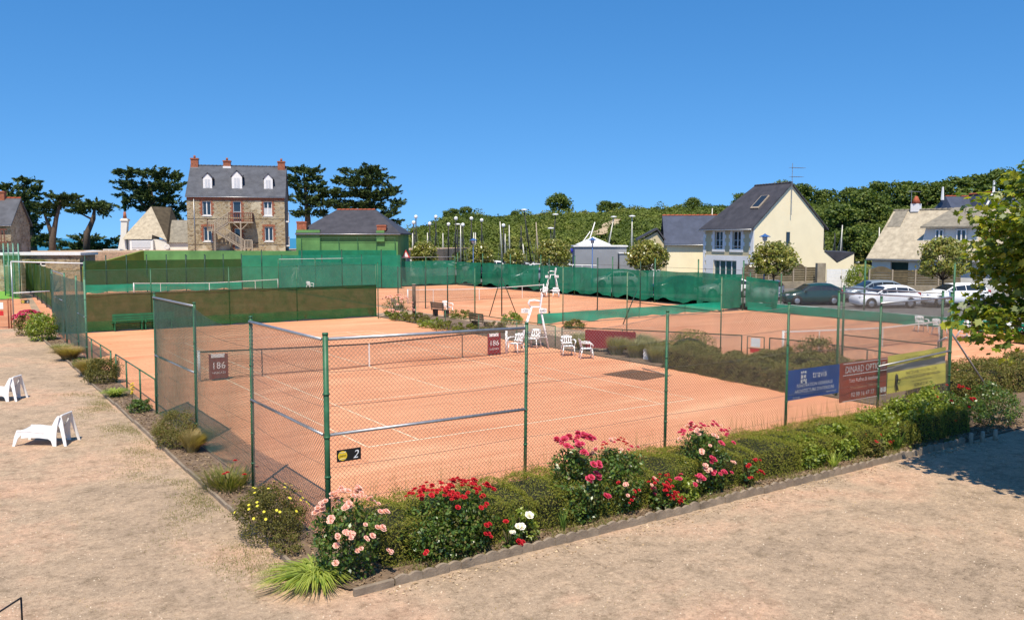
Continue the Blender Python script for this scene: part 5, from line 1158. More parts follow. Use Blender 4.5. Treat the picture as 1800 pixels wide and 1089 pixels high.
mb = MB(); wall_open(mb, 9.6, 3.35, [(2.4, 3.2, 2.35, 2.95), (5.4, 6.4, 2.35, 3.0)], z0=-.1); box_walls(mb, 9.6, 3, 3.35); mb.build('walls', M['stone'], t); window(t, 2.4, 3.2, 2.35, 2.95, M['whitepaint'], M['glass'], sill=False); window(t, 5.4, 6.4, 2.35, 3.0, M['whitepaint'], M['glass'], sill=False)
MB().bx((-.2, -.2, 3.36), (9.8, 3.2, 3.6)).build('flat_roof', M['whitepaint'], t)
# --- cream house
yc = bear(1324, 76, 1.0); dirx = RT*math.cos(R(66))-FH*math.sin(R(66)); W3, D3 = 7.3, 8.0; yl0 = yc-dirx*W3
yh = thing('cream_house', 'cream rendered house with steep dark slate roof, skylight and tall gable', 'house', (yl0[0], yl0[1], 1.0), -YAW-R(66))
HE3, HR3 = 5.05, 8.75
ops = [(1.75, 2.95, 2.9, 4.6), (4.35, 5.55, 2.9, 4.6), (1.6, 5.0, .06, 1.9), (6.1, 6.95, .95, 1.65)]
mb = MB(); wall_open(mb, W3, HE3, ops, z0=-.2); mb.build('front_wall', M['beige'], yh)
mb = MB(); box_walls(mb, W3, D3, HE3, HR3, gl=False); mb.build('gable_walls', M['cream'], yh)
mb = MB(); y = -.04
def frame_(x0, x1, z0, z1, b=.33):
    for k in range(5):
        e = b if k % 2 == 0 else b+.16; zz = z0+(z1-z0)*k/5
        mb.bx((x0-e, y, zz), (x0, .02, zz+(z1-z0)/5)); mb.bx((x1, y, zz), (x1+e, .02, zz+(z1-z0)/5))
    mb.bx((x0-b, y, z1+.002), (x1+b, .02, z1+.42)); mb.bx((x0-b, y-.03, z0-.22), (x1+b, .02, z0-.002))
for o_ in ops[:2]: frame_(*o_)
mb.build('window_surrounds', M['quoin'], yh)
mb = MB()
for k in range(14):
    e = .62 if k % 2 else .42
    for a, b in ((0, e*.7), (W3-e, W3)): MB().bx((a, -.035, k*.36), (b, .02, k*.36+.355)).build('quoin', M['quoin'], yh)
mb = MB(); mb.bx((.45, -.03, 0), (1.6, .02, 2.35)); mb.bx((5.0, -.03, 0), (6.1, .02, 2.35)); mb.bx((1.6, -.03, 1.9), (5.0, .02, 2.35)); mb.bx((6.1, -.03, 1.66), (6.6, .02, 2.35)); mb.build('ground_floor_panel', M['quoin'], yh)
for o_ in ops[:2]: window(yh, *o_, M['whitepaint'], M['glass'], leaves_=2, mull=1)
dr = window(yh, *ops[2], M['whitepaint'], M['gglass'], leaves_=4, sill=False); window(yh, *ops[3], M['whitepaint'], M['glass'], leaves_=2, mull=1)
for o_ in ops[:2]: MB().tube([(o_[0], -.05, o_[2]+.3), (o_[1], -.05, o_[2]+.3)], .025, 5).build('guard_rail', M['whitepaint'], yh)
r4 = roof(yh, W3, D3, HE3, HR3, M['slate2'], .42, hipL=2.6, ridge=M['slate2'], verge=.18)
sl4 = (HR3-HE3)/(D3/2); sk_ = lambda x, yy, o=0: (x, yy, HE3+yy*sl4+.14+o)
MB().prism([sk_(4.9, 1.5, .02), sk_(6.0, 1.5, .02), sk_(6.0, 2.75, .02), sk_(4.9, 2.75, .02)], (0, -.06, .08)).build('skylight_frame', M['wood'], r4); MB().poly([sk_(5.0, 1.56, .17), sk_(5.9, 1.56, .17), sk_(5.9, 2.65, .17), sk_(5.0, 2.65, .17)]).build('skylight_pane', M['glass'], r4)
MB().bx((W3-.004, 3.6, 3.3), (W3+.05, 4.0, 4.5)).build('gable_window', M['glass'], yh)
MB().prism([(W3, D3, .0), (W3, D3+3.8, .0), (W3, D3+3.8, 2.5), (W3, D3+1.7, 1.65), (W3, D3, 2.9)], (-1.5, 0, 0)).build('rear_wing', M['cream'], yh)
MB().prism([(W3+.05, D3+.1, 2.75), (W3+.05, D3+3.9, 2.6), (W3+.05, D3+1.7, 1.75)], (-1.4, 0, .12)).build('wing_roof', M['slate2'], yh)
MB().tube([(W3-.02, -.02, 0), (W3-.02, -.02, HE3-.2)], .04, 6).build('downpipe', M['quoin'], yh)
an = thing('tv_antenna', 'tall television antenna on the gable peak of the cream house', 'antenna', bear(1388, 77.4, 9.0))
MB().bar((0, 0, -2.0), (0, 0, 2.6), .03).build('mast', M['galv'], an)
for z, L, a in ((2.2, 1.4, .4), (1.4, 1.1, .3)):
    MB().bar((-.2*L, 0, z), (.9*L, -.3, z), .02).build('boom', M['galv'], an)
    for k in range(5): MB().bar((-.1*L+k*.22*L, -.35-k*.06, z), (-.1*L+k*.22*L, .28-k*.06, z), .012, 4).build('element', M['galv'], an)
# --- low slate house between
sp = bear(1172, 88, 1.0); s_h = thing('low_slate_house', 'low cream outbuilding with blue-grey slate roof joined left of the cream house', 'house', sp, -YAW+R(-6))
mb = MB(); wall_open(mb, 7.2, 3.45, [], z0=-.2); box_walls(mb, 7.2, 7, 3.45, 6.2); mb.build('walls', M['cream'], s_h)
roof(s_h, 7.2, 7, 3.45, 6.2, M['bslate'], .3, ridge=M['redtile'], verge=.3)
MB().prism([(-2.8, .5, -.2), (0, .5, -.2), (0, .5, 3.2), (-1.0, .5, 4.6), (-2.8, .5, 3.6)], (0, 5, 0)).build('annex_wall', M['beige'], s_h); MB().prism([(-3.0, .2, 3.7), (-1.0, .2, 4.8), (0, .2, 3.4), (0, .2, 3.6), (-1.0, .2, 5.0), (-3.0, .2, 3.9)], (0, 5.4, 0)).build('annex_roof', M['slate2'], s_h)
MB().bx((-2.2, .42, 0), (-.6, .49, 2.1)).build('garage_door', M['whitepaint'], s_h)
# --- grey shed and tent
gp_ = bear(1010, 98, 1.0); sg = thing('grey_shed', 'plain grey shed with a pale roof edge among the masts', 'shed', gp_, -YAW)
MB().bx((0, 0, -.2), (5.9, 4, 2.95)).build('walls', M['grender'], sg); MB().bx((-.15, -.15, 2.955), (6.05, 4.1, 3.1)).build('roof_edge', M['quoin'], sg); MB().bx((5.0, -.9, -.2), (6.9, 0, 2.2)).build('porch', M['grender'], sg); MB().bx((4.9, -1, 2.205), (7.0, 0, 2.3)).build('porch_roof', M['quoin'], sg)
MB().add([(4.75, -1.02, 0), (5.0, -1.02, 0), (4.9, -1.02, 2.0), (4.85, -1.0, 2.0)], [(0, 1, 2, 3)]).build('folded_parasol', M['ink'], sg)
tn = thing('white_tent', 'white pointed tent roof rising behind the grey shed', 'tent', bear(1042, 104, 1.0), -YAW); MB().add([(-2, -2, 3.15), (2, -2, 3.15), (2, 2, 3.15), (-2, 2, 3.15), (0, 0, 4.1)], [(0, 1, 4), (1, 2, 4), (2, 3, 4), (3, 0, 4)]).build('canopy', M['tent'], tn)
for s in (-1, 1):
    for q in (-1, 1): MB().bar((s*1.95, q*1.95, 0), (s*1.95, q*1.95, 3.2), .04).build('leg', M['galv'], tn)
# --- pale-roofed villa on the right
vp = bear(1532, 68, 1.0); vh = thing('pale_roof_villa', 'white villa with broad pale lichen-spotted roof and wide dormer', 'house', vp, -YAW-R(50))
W5, D5, HE5, HR5 = 13, 7.8, 2.55, 6.05
mb = MB(); wall_open(mb, W5, HE5, [(1.5, 2.9, .05, 2.1)], z0=-.3); box_walls(mb, W5, D5, HE5, HR5); mb.build('walls', M['wrender'], vh); MB().bx((1.5, .2, 0), (2.9, .24, 2.1)).build('garage_door', mat('dark_green_door', (.01, .035, .025), .5), vh)
r5 = roof(vh, W5, D5, HE5, HR5, M['palerf'], .35, verge=.3, ridge=M['brownrf']); sl5 = (HR5-HE5)/(D5/2)
MB().add([(3.3, 1.2, HE5+.95), (7.4, 1.2, HE5+.95), (7.3, 1.2, 4.85), (3.6, 1.2, 4.85)], [(0, 1, 2, 3)]).build('dormer_wall', M['wrender'], vh)
for s_, x0, x1 in ((0, 3.3, 3.6), (1, 7.4, 7.3)): MB().add([(x0, 1.2, HE5+.95), (x1, 1.2, 4.85), (x1+(.3 if s_ == 0 else -.3), 2.75, 4.98)], [(0, 1, 2)]).build('dormer_cheek', M['wrender'], vh)
MB().prism([(3.3, .85, 4.72), (7.6, .85, 4.72), (7.2, D5/2, HR5+.16), (4.5, D5/2, HR5+.16)], (0, .0, .12)).build('dormer_roof', M['brownrf'], vh)
window(vh, 4.35, 4.95, 3.7, 4.6, M['whitepaint'], M['glass'], y=1.06, sill=False); window(vh, 5.9, 6.6, 3.7, 4.6, M['whitepaint'], M['glass'], y=1.06, sill=False)
MB().prism([(-.1, 2.4, HE5+2.4*sl5+.16), (1.0, 2.4, HE5+2.4*sl5+.16), (.9, D5/2-.1, HR5+.08), (-.1, D5/2-.1, HR5+.08)], (0, 0, .03)).build('brown_patch', M['brownrf'], r5)
c5 = MB().bx((1.2, D5/2-.3, HR5), (1.8, D5/2+.3, HR5+.65)).build('chimney', M['quoin'], vh); MB().lathe([(.38, 0), (.12, .55), (.03, .6)], (1.5, D5/2, HR5+.66), 8).build('chimney_cap', M['redtile'], c5, True)
MB().prism([(7.9, -.35, 2.5), (12.0, -.35, 2.5), (12.0, 3.2, 5.9), (8.4, 3.2, 5.9)], (0, 0, .14)).build('cross_roof', M['palerf'], vh)
an = thing('tv_antenna', 'small television antenna above the villa chimney', 'antenna', bear(1597, 70.5, 7.6)); MB().bar((0, 0, 0), (0, 0, 1.2), .02).build('mast', M['galv'], an); MB().bar((-.3, 0, 1.15), (1.0, -.2, 1.1), .015).build('boom', M['galv'], an)
for k in range(4): MB().bar((-.2+k*.3, -.25, 1.13), (-.2+k*.3, .25, 1.13), .01, 4).build('element', M['galv'], an)
# --- slate roof behind the villa
bp_ = bear(1683, 96, 2.0); bh = thing('gabled_house', 'slate-roofed house with white gable spikes and red ridge tiles behind the villa', 'house', bp_, -YAW+R(8))
MB().bx((0, 0, -1), (9, 7, 4.6)).build('walls', M['wrender'], bh); roof(bh, 9, 7, 4.6, 7.6, M['bslate'], .3, ridge=M['redtile'], hipL=.8)
MB().prism([(1.9, -.6, 4.5), (5.1, -.6, 4.5), (3.5, -.6, 7.9)], (0, 4, 0)).build('front_gable', M['bslate'], bh); MB().tube([(3.5, -.62, 4.6), (3.5, -.62, 9.3)], [.2, .1], 5).build('spike', M['quoin'], bh); MB().tube([(.2, 3.5, 7.3), (.2, 3.5, 8.8)], [.18, .1], 5).build('spike', M['quoin'], bh); MB().tube([(1.6, -.65, 4.3), (3.5, -.65, 8.1)], .13, 4).build('barge_board', M['quoin'], bh)
MB().tube([(3.5, -.5, 7.98), (3.5, 3.4, 7.98)], .12, 6).build('ridge_tile', M['redtile'], bh)
# ------------------------------------------------------------------ cars
def car(label, p, rz, paint, L=4.2, wagon=False, tail=True):
    t = thing('parked_car', label, 'car', p, rz, 'cars parked behind the courts')
    k = L/4.2; zr = 1.47
    S = [(-2.1, .32, .60, .66, .60, .64, .50), (-2.0, .22, .68, .75, .80, .80, .64), (-1.4, .20, .82, .91, .88, .86, .70), (-.95, .20, .90, .98, .89, .87, .72), (-.25, .20, .93, 1.40, .89, .87, .62), (.4, .20, .94, zr, .89, .87, .62),
         (1.2, .20, .95, zr-.03, .89, .87, .61), (1.72, .22, .96, 1.36 if wagon else 1.22, .88, .86, .60), (2.0, .26, .90, 1.04, .84, .82, .64), (2.1, .36, .68, .76, .70, .70, .55)]
    S = [(a*k, *r) for a, *r in S]
    def sec(s):
        x, zl, zb, zt, wl_, wb, wt_ = s
        h = [(wl_*.9, zl), (wl_, zl+.1), (wb+.025, (zl+zb)/2), (wb, zb), (wt_+.03, zt-.05), (wt_*.82, zt), (0, zt+.02)]
        return [(x, -a, z) for a, z in h]+[(x, a, z) for a, z in h[-2::-1]]
    mb = MB(); m = 13; V = []; F = []
    for s in S: V += sec(s)
    for i in range(len(S)-1):
        for j in range(m-1): a = i*m+j; F.append((a, a+1, a+m+1, a+m))
        F.append((i*m+m-1, i*m, (i+1)*m, (i+1)*m+m-1))
    F += [tuple(range(m-1, -1, -1)), tuple(range((len(S)-1)*m, len(S)*m))]
    mb.add(V, F); mb.build('body', paint, t, True)
    def band(i0, i1, j, a, b, s, off=.012):            # glass patch between two stations on facet j..j+1
        A = sec(S[i0]); B = sec(S[i1])
        q = lambda P, f: Vector(P[j]).lerp(Vector(P[j+1]), f)
        o = Vector((0, s*off, off*.4)); return [q(A, a)+o, q(B, a)+o, q(B, b)+o, q(A, b)+o]
    for sgn, j in ((-1, 3), (1, 8)):
        for n_, (i0, i1) in enumerate(((4, 5), (5, 6), (6, 7))):
            P = band(i0, i1, j, .12, .86, sgn) if sgn < 0 else band(i0, i1, j, .14, .88, sgn)
            c = sum(P, Vector())/4; P = [c+(p_-c)*Vector((.93, 1, 1)).x for p_ in P]; MB().poly(P).build('side_window', M['glass'], t)
        P = band(3, 4, j, .15, .8, sgn); MB().poly(P).build('side_window', M['glass'], t)
    def cross(i0, i1, f0, f1, up):
        A = [Vector(v) for v in sec(S[i0])[4:9]]; B = [Vector(v) for v in sec(S[i1])[4:9]]; mb = MB()
        a = [A[i].lerp(B[i], f0)+Vector(up) for i in range(5)]; b = [A[i].lerp(B[i], f1)+Vector(up) for i in range(5)]
        for i in range(4): mb.poly([a[i], a[i+1], b[i+1], b[i]])
        return mb
    cross(3, 4, .12, .92, (-.012, 0, .012)).build('windscreen', M['glass'], t); cross(7, 8, .05, .75, (.015, 0, .012)).build('rear_window', M['glass'], t)
    for x in (-1.32*k, 1.30*k):
        for sg in (-1, 1):
            w_ = MB().tube([(x, sg*.70, .31), (x, sg*.90, .31)], .31, 18).build('wheel', M['tyre'], t, True); MB().tube([(x, sg*.895, .31), (x, sg*.912, .31)], [.2, .17], 12).build('rim', M['rim'], w_, True)
            MB().tube([(x, sg*.86, .33), (x, sg*.893, .33)], .37, 18).build('wheel_arch', M['ink'], t, True)
    for sg in (-1, 1):
        MB().box((1.93*k, sg*.72, .92), (.2, .22, .22)).build('tail_light', M['tail'], t, bevel=.03); MB().box((-1.93*k, sg*.66, .70), (.22, .24, .13)).build('headlight', M['head'], t, bevel=.03)
        MB().box((-.72*k, sg*.97, .98), (.12, .16, .11)).build('mirror', paint, t, bevel=.02)
    MB().box((2.06*k, 0, .62), (.06, .50, .11)).build('number_plate', M['whitepaint'], t); MB().box((0, 0, .2), (3.6*k, 1.5, .1)).build('underbody', M['ink'], t)
    return t
CZ1 = 1.0
def yawto(px, extra=0): return -YAW+math.atan2(0, 1)+extra
# rz: local -x is the nose.  heading given in the view frame, degrees (0 = nose to the left of the view)
def cview(deg): return -YAW+R(deg)
for lab, px, dep, deg, pm, L, wg in [
    ('dark green hatchback parked behind the low wall', 1426, 58.4, 4, 'cargreen', 4.1, False),
    ('white hatchback with dark windows parked next to the dark green one', 1556, 56, 5, 'carwhite', 4.2, False),
    ('grey-blue saloon parked behind the white hatchback', 1533, 61, 4, 'cargrey', 4.4, False),
    ('white estate car parked below the villa fence', 1676, 56.5, 5, 'carwhite', 4.4, True),
    ('white hatchback seen from behind beside the wooden fence', 1350, 62.5, 62, 'carwhite', 4.0, True),
    ('dark car roof showing above the screen in front of the outbuilding', 1190, 70, 5, 'cargreen', 4.2, False),
    ('white car roof showing above the screen by the glazed doors', 1275, 66, 5, 'carwhite', 4.0, False),
    ('white van roof showing above the far screens by the magnolia', 850, 96, 8, 'carwhite', 4.8, True),
    ('pale car parked behind the screens beside the grey shed', 1080, 80, 5, 'carwhite', 4.2, False),
    ('silver-grey car between the shed and the magnolia', 930, 87, 6, 'cargrey', 4.2, False)]:
    b = bear(px, dep, CZ1); b[2] = carz(b[0], b[1]); car(lab, b, cview(deg), M[pm], L, wg)
ra = thing('boat_rack', 'pale metal trailer rack seen above the green screen by the shed', 'rack', bear(960, 85, .5), -YAW)
MB().bar((-1.5, 0, 1.9), (5, 0, 1.75), .05).build('rail', M['whitepaint'], ra)
for k in range(7): MB().bar((-1.2+k*.95, 0, .0), (-1.2+k*.95, 0, 1.85), .04).build('upright', M['whitepaint'], ra)
vn = thing('white_cabin', 'small white cabin with a red and white warning triangle beside the green building', 'cabin', bear(712, 92, 1.0), -YAW)
MB().bx((0, 0, 0), (1.6, 2, 1.85)).build('walls', M['whitepaint'], vn); MB().bx((.25, -.03, .9), (1.4, 0, 1.6)).build('window', M['curtain'], vn); MB().bx((-.1, -.1, 1.851), (1.7, 2.1, 1.95)).build('roof', M['galv'], vn)
tr_ = thing('warning_sign', 'triangular red and white road sign by the white cabin', 'sign', bear(714, 88, 1.0), -YAW); MB().bar((0, 0, 0), (0, 0, 2.8), .03).build('pole', M['galv'], tr_)
MB().prism([(-.42, -.05, 1.95), (.42, -.05, 1.95), (0, -.05, 2.75)], (0, .02, 0)).build('red_triangle', M['inkred'], tr_); MB().prism([(-.27, -.06, 2.04), (.27, -.06, 2.04), (0, -.06, 2.56)], (0, .008, 0)).build('white_field', M['whitepaint'], tr_)
# wooden panel fences in front of the houses
def panel_fence(label, a, b, z, n, h=1.15, arch=True):
    a = np.array(a); b = np.array(b); L = np.linalg.norm((b-a)[:2]); t = thing('panel_fence', label, 'fence', (a[0], a[1], z), math.atan2(b[1]-a[1], b[0]-a[0]))
    pw = L/n
    for i in range(n):
        x0 = i*pw+.06; x1 = (i+1)*pw-.06
        for k in range(6):
            hh = h*.16; MB().bx((x0, -.03-.015*(k % 2), .55+k*hh+.012), (x1, .02, .55+(k+1)*hh-.004)).build('board', M['slat'], t)
        if arch and i % 2 == 0:
            MB().prism([(x0+(x1-x0)*j/8, -.04, .55+h*.96+.28*math.sin(math.pi*j/8)) for j in range(9)][::-1], (0, .06, 0)).build('arched_top', M['slat'], t)
        MB().bx((i*pw-.05, -.06, 0), (i*pw+.05, .05, .55+h)).build('post', M['wood'], t)
    MB().bx((0, -.07, 0), (L, .09, .54)).build('base_wall', M['wallstone'], t); return t
panel_fence('dark brown board fence in front of the cream gable', bear(1306, 66.5, 0), bear(1437, 68.5, 0), 1.0, 6)
panel_fence('dark brown board fence in front of the pale-roofed villa', bear(1528, 62, 0), bear(1690, 62, 0), 1.0, 4)
g2 = thing('white_gate', 'white double driveway gate between stone piers', 'gate', bear(1452, 67.5, 1.0), -YAW)
for i in range(2):
    for k in range(6): MB().bx((.05+i*1.2, -.03, .1+k*.24), (1.2+i*1.2, .02, .33+k*.24)).build('board', M['whitepaint'], g2)
MB().bx((-.75, -.2, 0), (-.1, .3, 2.0)).build('pier', M['wallstone'], g2); MB().bx((2.5, -.2, 0), (3.1, .3, 1.45)).build('pier', M['wallstone'], g2); MB().bx((1.12, -.06, .8), (1.2, -.031, 1.0)).build('handle', M['ink'], g2)
# ------------------------------------------------------------------ trees
def tree_mesh_parts(t, crown_c, rad, ncl, per, cl, m, size, trunk_h, tr=.16, tmpl=DIAMOND, seed=1, lean=(0, 0), limbs=6, under=.4):
    rg = np.random.default_rng(seed); P, N, cc = clumped(crown_c, rad, ncl, per, cl, rg=rg, under=under)
    npmesh('crown', leaves(P, N+np.array([0, 0, .35]), size, tmpl, .7, rg), len(tmpl), m, t)
    mb = MB(); top = (lean[0], lean[1], trunk_h); mb.tube([(0, 0, -.1), (lean[0]*.4, lean[1]*.4, trunk_h*.5), top, (crown_c[0], crown_c[1], crown_c[2])], [tr, tr*.85, tr*.7, tr*.3], 8)
    for q in cc[rg.permutation(len(cc))[:limbs]]: mid = (np.array(top)+q)/2+rg.normal(0, .1, 3)*max(rad)*.3; mb.tube([top, mid, q], [tr*.5, tr*.3, tr*.1], 6)
    mb.build('trunk', M['bark'], t, True)
# magnolias in the car park
for i, (lab, px, dep, r_, zc, rz_) in enumerate([('round magnolia with bronze-green leaves beside the green building', 745, 92, 1.6, 3.2, 1.4), ('round magnolia above the white van roof', 845, 94, 1.6, 3.05, 1.4), ('broad magnolia left of the grey shed', 974, 82, 1.85, 3.4, 1.6), ('round magnolia in front of the outbuilding', 1138, 70, 1.75, 3.4, 1.45), ('round magnolia in front of the cream gable', 1360, 62, 1.75, 3.4, 1.4), ('round magnolia in front of the pale-roofed villa', 1658, 58, 1.9, 3.5, 1.55), ('low magnolia among the masts', 905, 95, 1.1, 2.7, 1.1)]):
    b = bear(px, dep, 0); b[2] = carz(b[0], b[1]); t = thing('magnolia_tree', lab, 'tree', b, 0, 'magnolias in the car park')
    tree_mesh_parts(t, (0, 0, zc-b[2]), (r_*.86, r_*.86, rz_*.86), 150, 34, .40, LM['magn'], .23, max(.7, zc-b[2]-rz_*.9), .08, seed=i+40, limbs=16, under=.8)
# Monterey cypresses: stacked flat pads of dark foliage
def cypress(label, p, pads, trunk, seed, per=150, size=.62):
    t = thing('cypress_tree', label, 'tree', p, -YAW); rg = np.random.default_rng(seed); Ps = []; Ns = []; As = []
    for (x, z, rx, rz_) in pads:
        y = rg.uniform(-.5, .5)*rx; ns = max(7, int(rx*rx*6.5))
        for q in range(ns):                              # small up-swept sprays making a ragged flat pad
            a = rg.uniform(0, 6.28); rr = rg.random()**.5*1.12; ex = math.cos(a)*rr; ey = math.sin(a)*rr
            c = np.array([x+ex*rx, y+ey*rx*.8, z+rg.uniform(-.55, .45)*rz_+.16*rr*rx*rg.random()]); L = rg.uniform(.5, 1.1); n = int(per*.30)
            dr = unit(np.array([[ex+.15*rg.normal(), ey+.15*rg.normal(), .28+.2*rg.normal()]]))[0]
            u = rg.random(n); pp = c+dr*(u-.4)[:, None]*L*1.5+rg.normal(0, .16, (n, 3))*(1.15-u)[:, None]*np.array([1.6, 1.6, .9])
            Ps.append(pp); As.append(np.tile(dr, (n, 1)))
    P = np.concatenate(Ps); A = unit(np.concatenate(As)+rg.normal(0, .45, P.shape)); n = len(P)
    nn = unit(np.cross(A, rg.normal(0, 1, (n, 3)))); b = np.cross(nn, A); sz = size*rg.uniform(.5, 1.1, n)
    T = LONG*np.array([1.5, 1, 1]); V = P[:, None]+sz[:, None, None]*(T[None, :, 0:1]*b[:, None]+T[None, :, 1:2]*A[:, None]+T[None, :, 2:3]*nn[:, None])
    npmesh('crown', V.reshape(-1, 3), 4, LM['cyp'], t)
    mb = MB()
    for br in trunk: mb.tube([b_[:3] for b_ in br], [b_[3] for b_ in br], 7)
    mb.build('trunk', M['bark'], t, True); return t
def pads_from(px0, dep, zbase, items):                  # (px, y, half width px, half height px) -> local metres
    o = []
    for (x, y, hw, hh) in items: o.append(((x-px0)/FPX*dep, CAM[2]-(y-418)/FPX*dep-zbase, hw/FPX*dep, hh/FPX*dep))
    return o
def loc(px0, dep, zb, x, y, r): return ((x-px0)/FPX*dep, 0, CAM[2]-(y-418)/FPX*dep-zb, r)
D = 118; zb = 1.0
cypress('broad dark cypress behind the pale cottage, left of the stone house', bear(272, D, zb), pads_from(272, D, zb, [(238, 306, 22, 9), (270, 308, 28, 12), (300, 312, 22, 10), (225, 325, 16, 8), (255, 330, 34, 12), (300, 332, 28, 12), (232, 348, 20, 10), (275, 350, 34, 12), (312, 355, 20, 14), (225, 362, 14, 8), (300, 372, 26, 12), (322, 380, 14, 16), (265, 366, 20, 8)]),
        [[loc(272, D, zb, 275, 460, .7), loc(272, D, zb, 274, 390, .55), loc(272, D, zb, 268, 320, .2)], [loc(272, D, zb, 274, 390, .4), loc(272, D, zb, 300, 350, .15)], [loc(272, D, zb, 274, 385, .4), loc(272, D, zb, 240, 340, .15)]], 11)
cypress('tall dark cypress behind the green building roof', bear(645, D, zb), pads_from(645, D, zb, [(655, 297, 14, 7), (628, 305, 24, 8), (665, 310, 24, 10), (610, 318, 20, 8), (645, 325, 34, 12), (690, 332, 14, 9), (620, 342, 28, 12), (665, 345, 34, 12), (700, 356, 12, 8), (640, 362, 34, 12), (690, 368, 18, 10), (665, 380, 28, 10), (695, 392, 12, 7), (610, 365, 22, 14)]),
        [[loc(645, D, zb, 645, 460, .7), loc(645, D, zb, 648, 380, .5), loc(645, D, zb, 652, 300, .12)]], 12)
cypress('dark cypress just right of the stone house gable', bear(545, D, zb), pads_from(545, D, zb, [(530, 300, 20, 9), (550, 305, 18, 9), (532, 318, 26, 9), (548, 332, 26, 10), (575, 340, 18, 9), (540, 350, 28, 12), (570, 360, 26, 10), (545, 375, 24, 10), (590, 345, 14, 9)]),
        [[loc(545, D, zb, 545, 460, .6), loc(545, D, zb, 543, 380, .4), loc(545, D, zb, 538, 305, .12)]], 13)
cypress('dense dark cypress behind the old stone house', bear(50, D, zb), pads_from(50, D, zb, [(52, 320, 20, 8), (25, 332, 24, 8), (60, 335, 18, 9), (40, 348, 34, 10), (15, 345, 18, 7), (58, 365, 24, 12), (72, 385, 16, 14), (60, 400, 24, 14), (80, 415, 16, 14), (65, 425, 24, 12), (90, 432, 14, 10)]),
        [[loc(50, D, zb, 60, 465, .8), loc(50, D, zb, 56, 400, .5), loc(50, D, zb, 48, 325, .15)]], 14)
cypress('flat-topped cypress with a forked bare trunk', bear(95, 100, zb), pads_from(95, 100, zb, [(108, 350, 26, 6), (92, 362, 24, 8), (122, 360, 16, 5), (80, 375, 16, 8)]),
        [[loc(95, 100, zb, 93, 470, .42), loc(95, 100, zb, 95, 420, .36), loc(95, 100, zb, 103, 385, .24), loc(95, 100, zb, 113, 352, .12)], [loc(95, 100, zb, 95, 415, .3), loc(95, 100, zb, 88, 392, .2), loc(95, 100, zb, 82, 375, .1)]], 15)
cypress('wind-bent cypress with a leaning bare trunk', bear(160, 108, zb), pads_from(160, 108, zb, [(165, 364, 30, 5), (178, 360, 18, 5), (145, 372, 18, 4), (185, 372, 14, 4)]),
        [[loc(160, 108, zb, 153, 450, .45), loc(160, 108, zb, 156, 410, .38), loc(160, 108, zb, 168, 385, .28), loc(160, 108, zb, 172, 362, .12)], [loc(160, 108, zb, 166, 386, .15), loc(160, 108, zb, 142, 374, .06)]], 16)
cypress('low spreading conifer below the wind-bent cypress', bear(145, 112, .5), pads_from(145, 112, .5, [(150, 420, 22, 6), (135, 430, 22, 6), (160, 432, 22, 8), (145, 443, 26, 7), (200, 425, 16, 9), (185, 438, 16, 8)]), [[loc(145, 112, .5, 145, 470, .3), loc(145, 112, .5, 148, 420, .1)]], 17)
tt = thing('bare_shrub', 'wispy brown-green tamarisk beside the pale cottage chimney', 'shrub', bear(182, 108, 1.2)); blades(700, (0, 0, 0), 1.9, 3.0, .02, .25, LM['heath'], 'twigs', tt, base=.8)
pm_ = thing('palm_plant', 'yellow-green palm beside the old house', 'plant', bear(64, 78, .8)); blades(260, (0, 0, 1.9), 1.5, .9, .05, .9, LM['palm'], 'fronds', pm_, base=.15); MB().tube([(0, 0, 0), (0, 0, 2.0)], [.2, .16], 8).build('trunk', M['bark'], pm_, True)
# ------------------------------------------------------------------ hill
SKY = [(660, 430), (700, 416), (725, 404), (760, 392), (800, 378), (830, 376), (870, 379), (900, 378), (960, 376), (1000, 372), (1060, 371), (1100, 366), (1180, 365), (1240, 361), (1300, 361), (1360, 356), (1420, 352), (1500, 352), (1600, 352), (1700, 345), (1850, 338), (2200, 330)]
sx_ = np.array([a for a, _ in SKY], float); sy_ = np.array([b for _, b in SKY], float)
def ridge_dep(px): return 195-35*np.clip((px-1250)/400, 0, 1)
def hill_pt(px, tt):                                     # tt 0 = foot, 1 = crest, up to 1.6 behind
    rd = ridge_dep(px); zc = CAM[2]+(418-np.interp(px, sx_, sy_))/FPX*rd-.8
    dep = 118+(rd-118)*tt; z = 1.0+(zc-1.0)*np.where(tt <= 1, np.clip(tt, 0, 1)**.75*(1-.0*tt), 1-.25*(tt-1))
    z = z+np.sin(px*.021)*np.sin(tt*7)*.8*np.clip(1-tt, 0, 1)
    P = CAM[None]+FH[None]*dep[:, None]+RT[None]*((px-900)/FPX*dep)[:, None]; P[:, 2] = z; return P
px = np.linspace(640, 2250, 110); tv = np.linspace(0, 1.7, 26); A_, B_ = np.meshgrid(px, tv, indexing='ij'); V = hill_pt(A_.ravel(), B_.ravel())
F = []; nb = len(tv)
for i in range(len(px)-1):
    for j in range(nb-1): a = i*nb+j; F.append((a, a+nb, a+nb+1, a+1))
mb = MB(); mb.v = [tuple(v) for v in V]; mb.f = F; o = mb.build('hill', M['hill'], None, True); o['kind'] = 'structure'
rg = np.random.default_rng(5); n = 5000; bp2 = rg.uniform(650, 2000, n); bt = rg.uniform(0, 1.04, n); B = hill_pt(bp2, bt); Ps = []; Ns = []; SZ = []
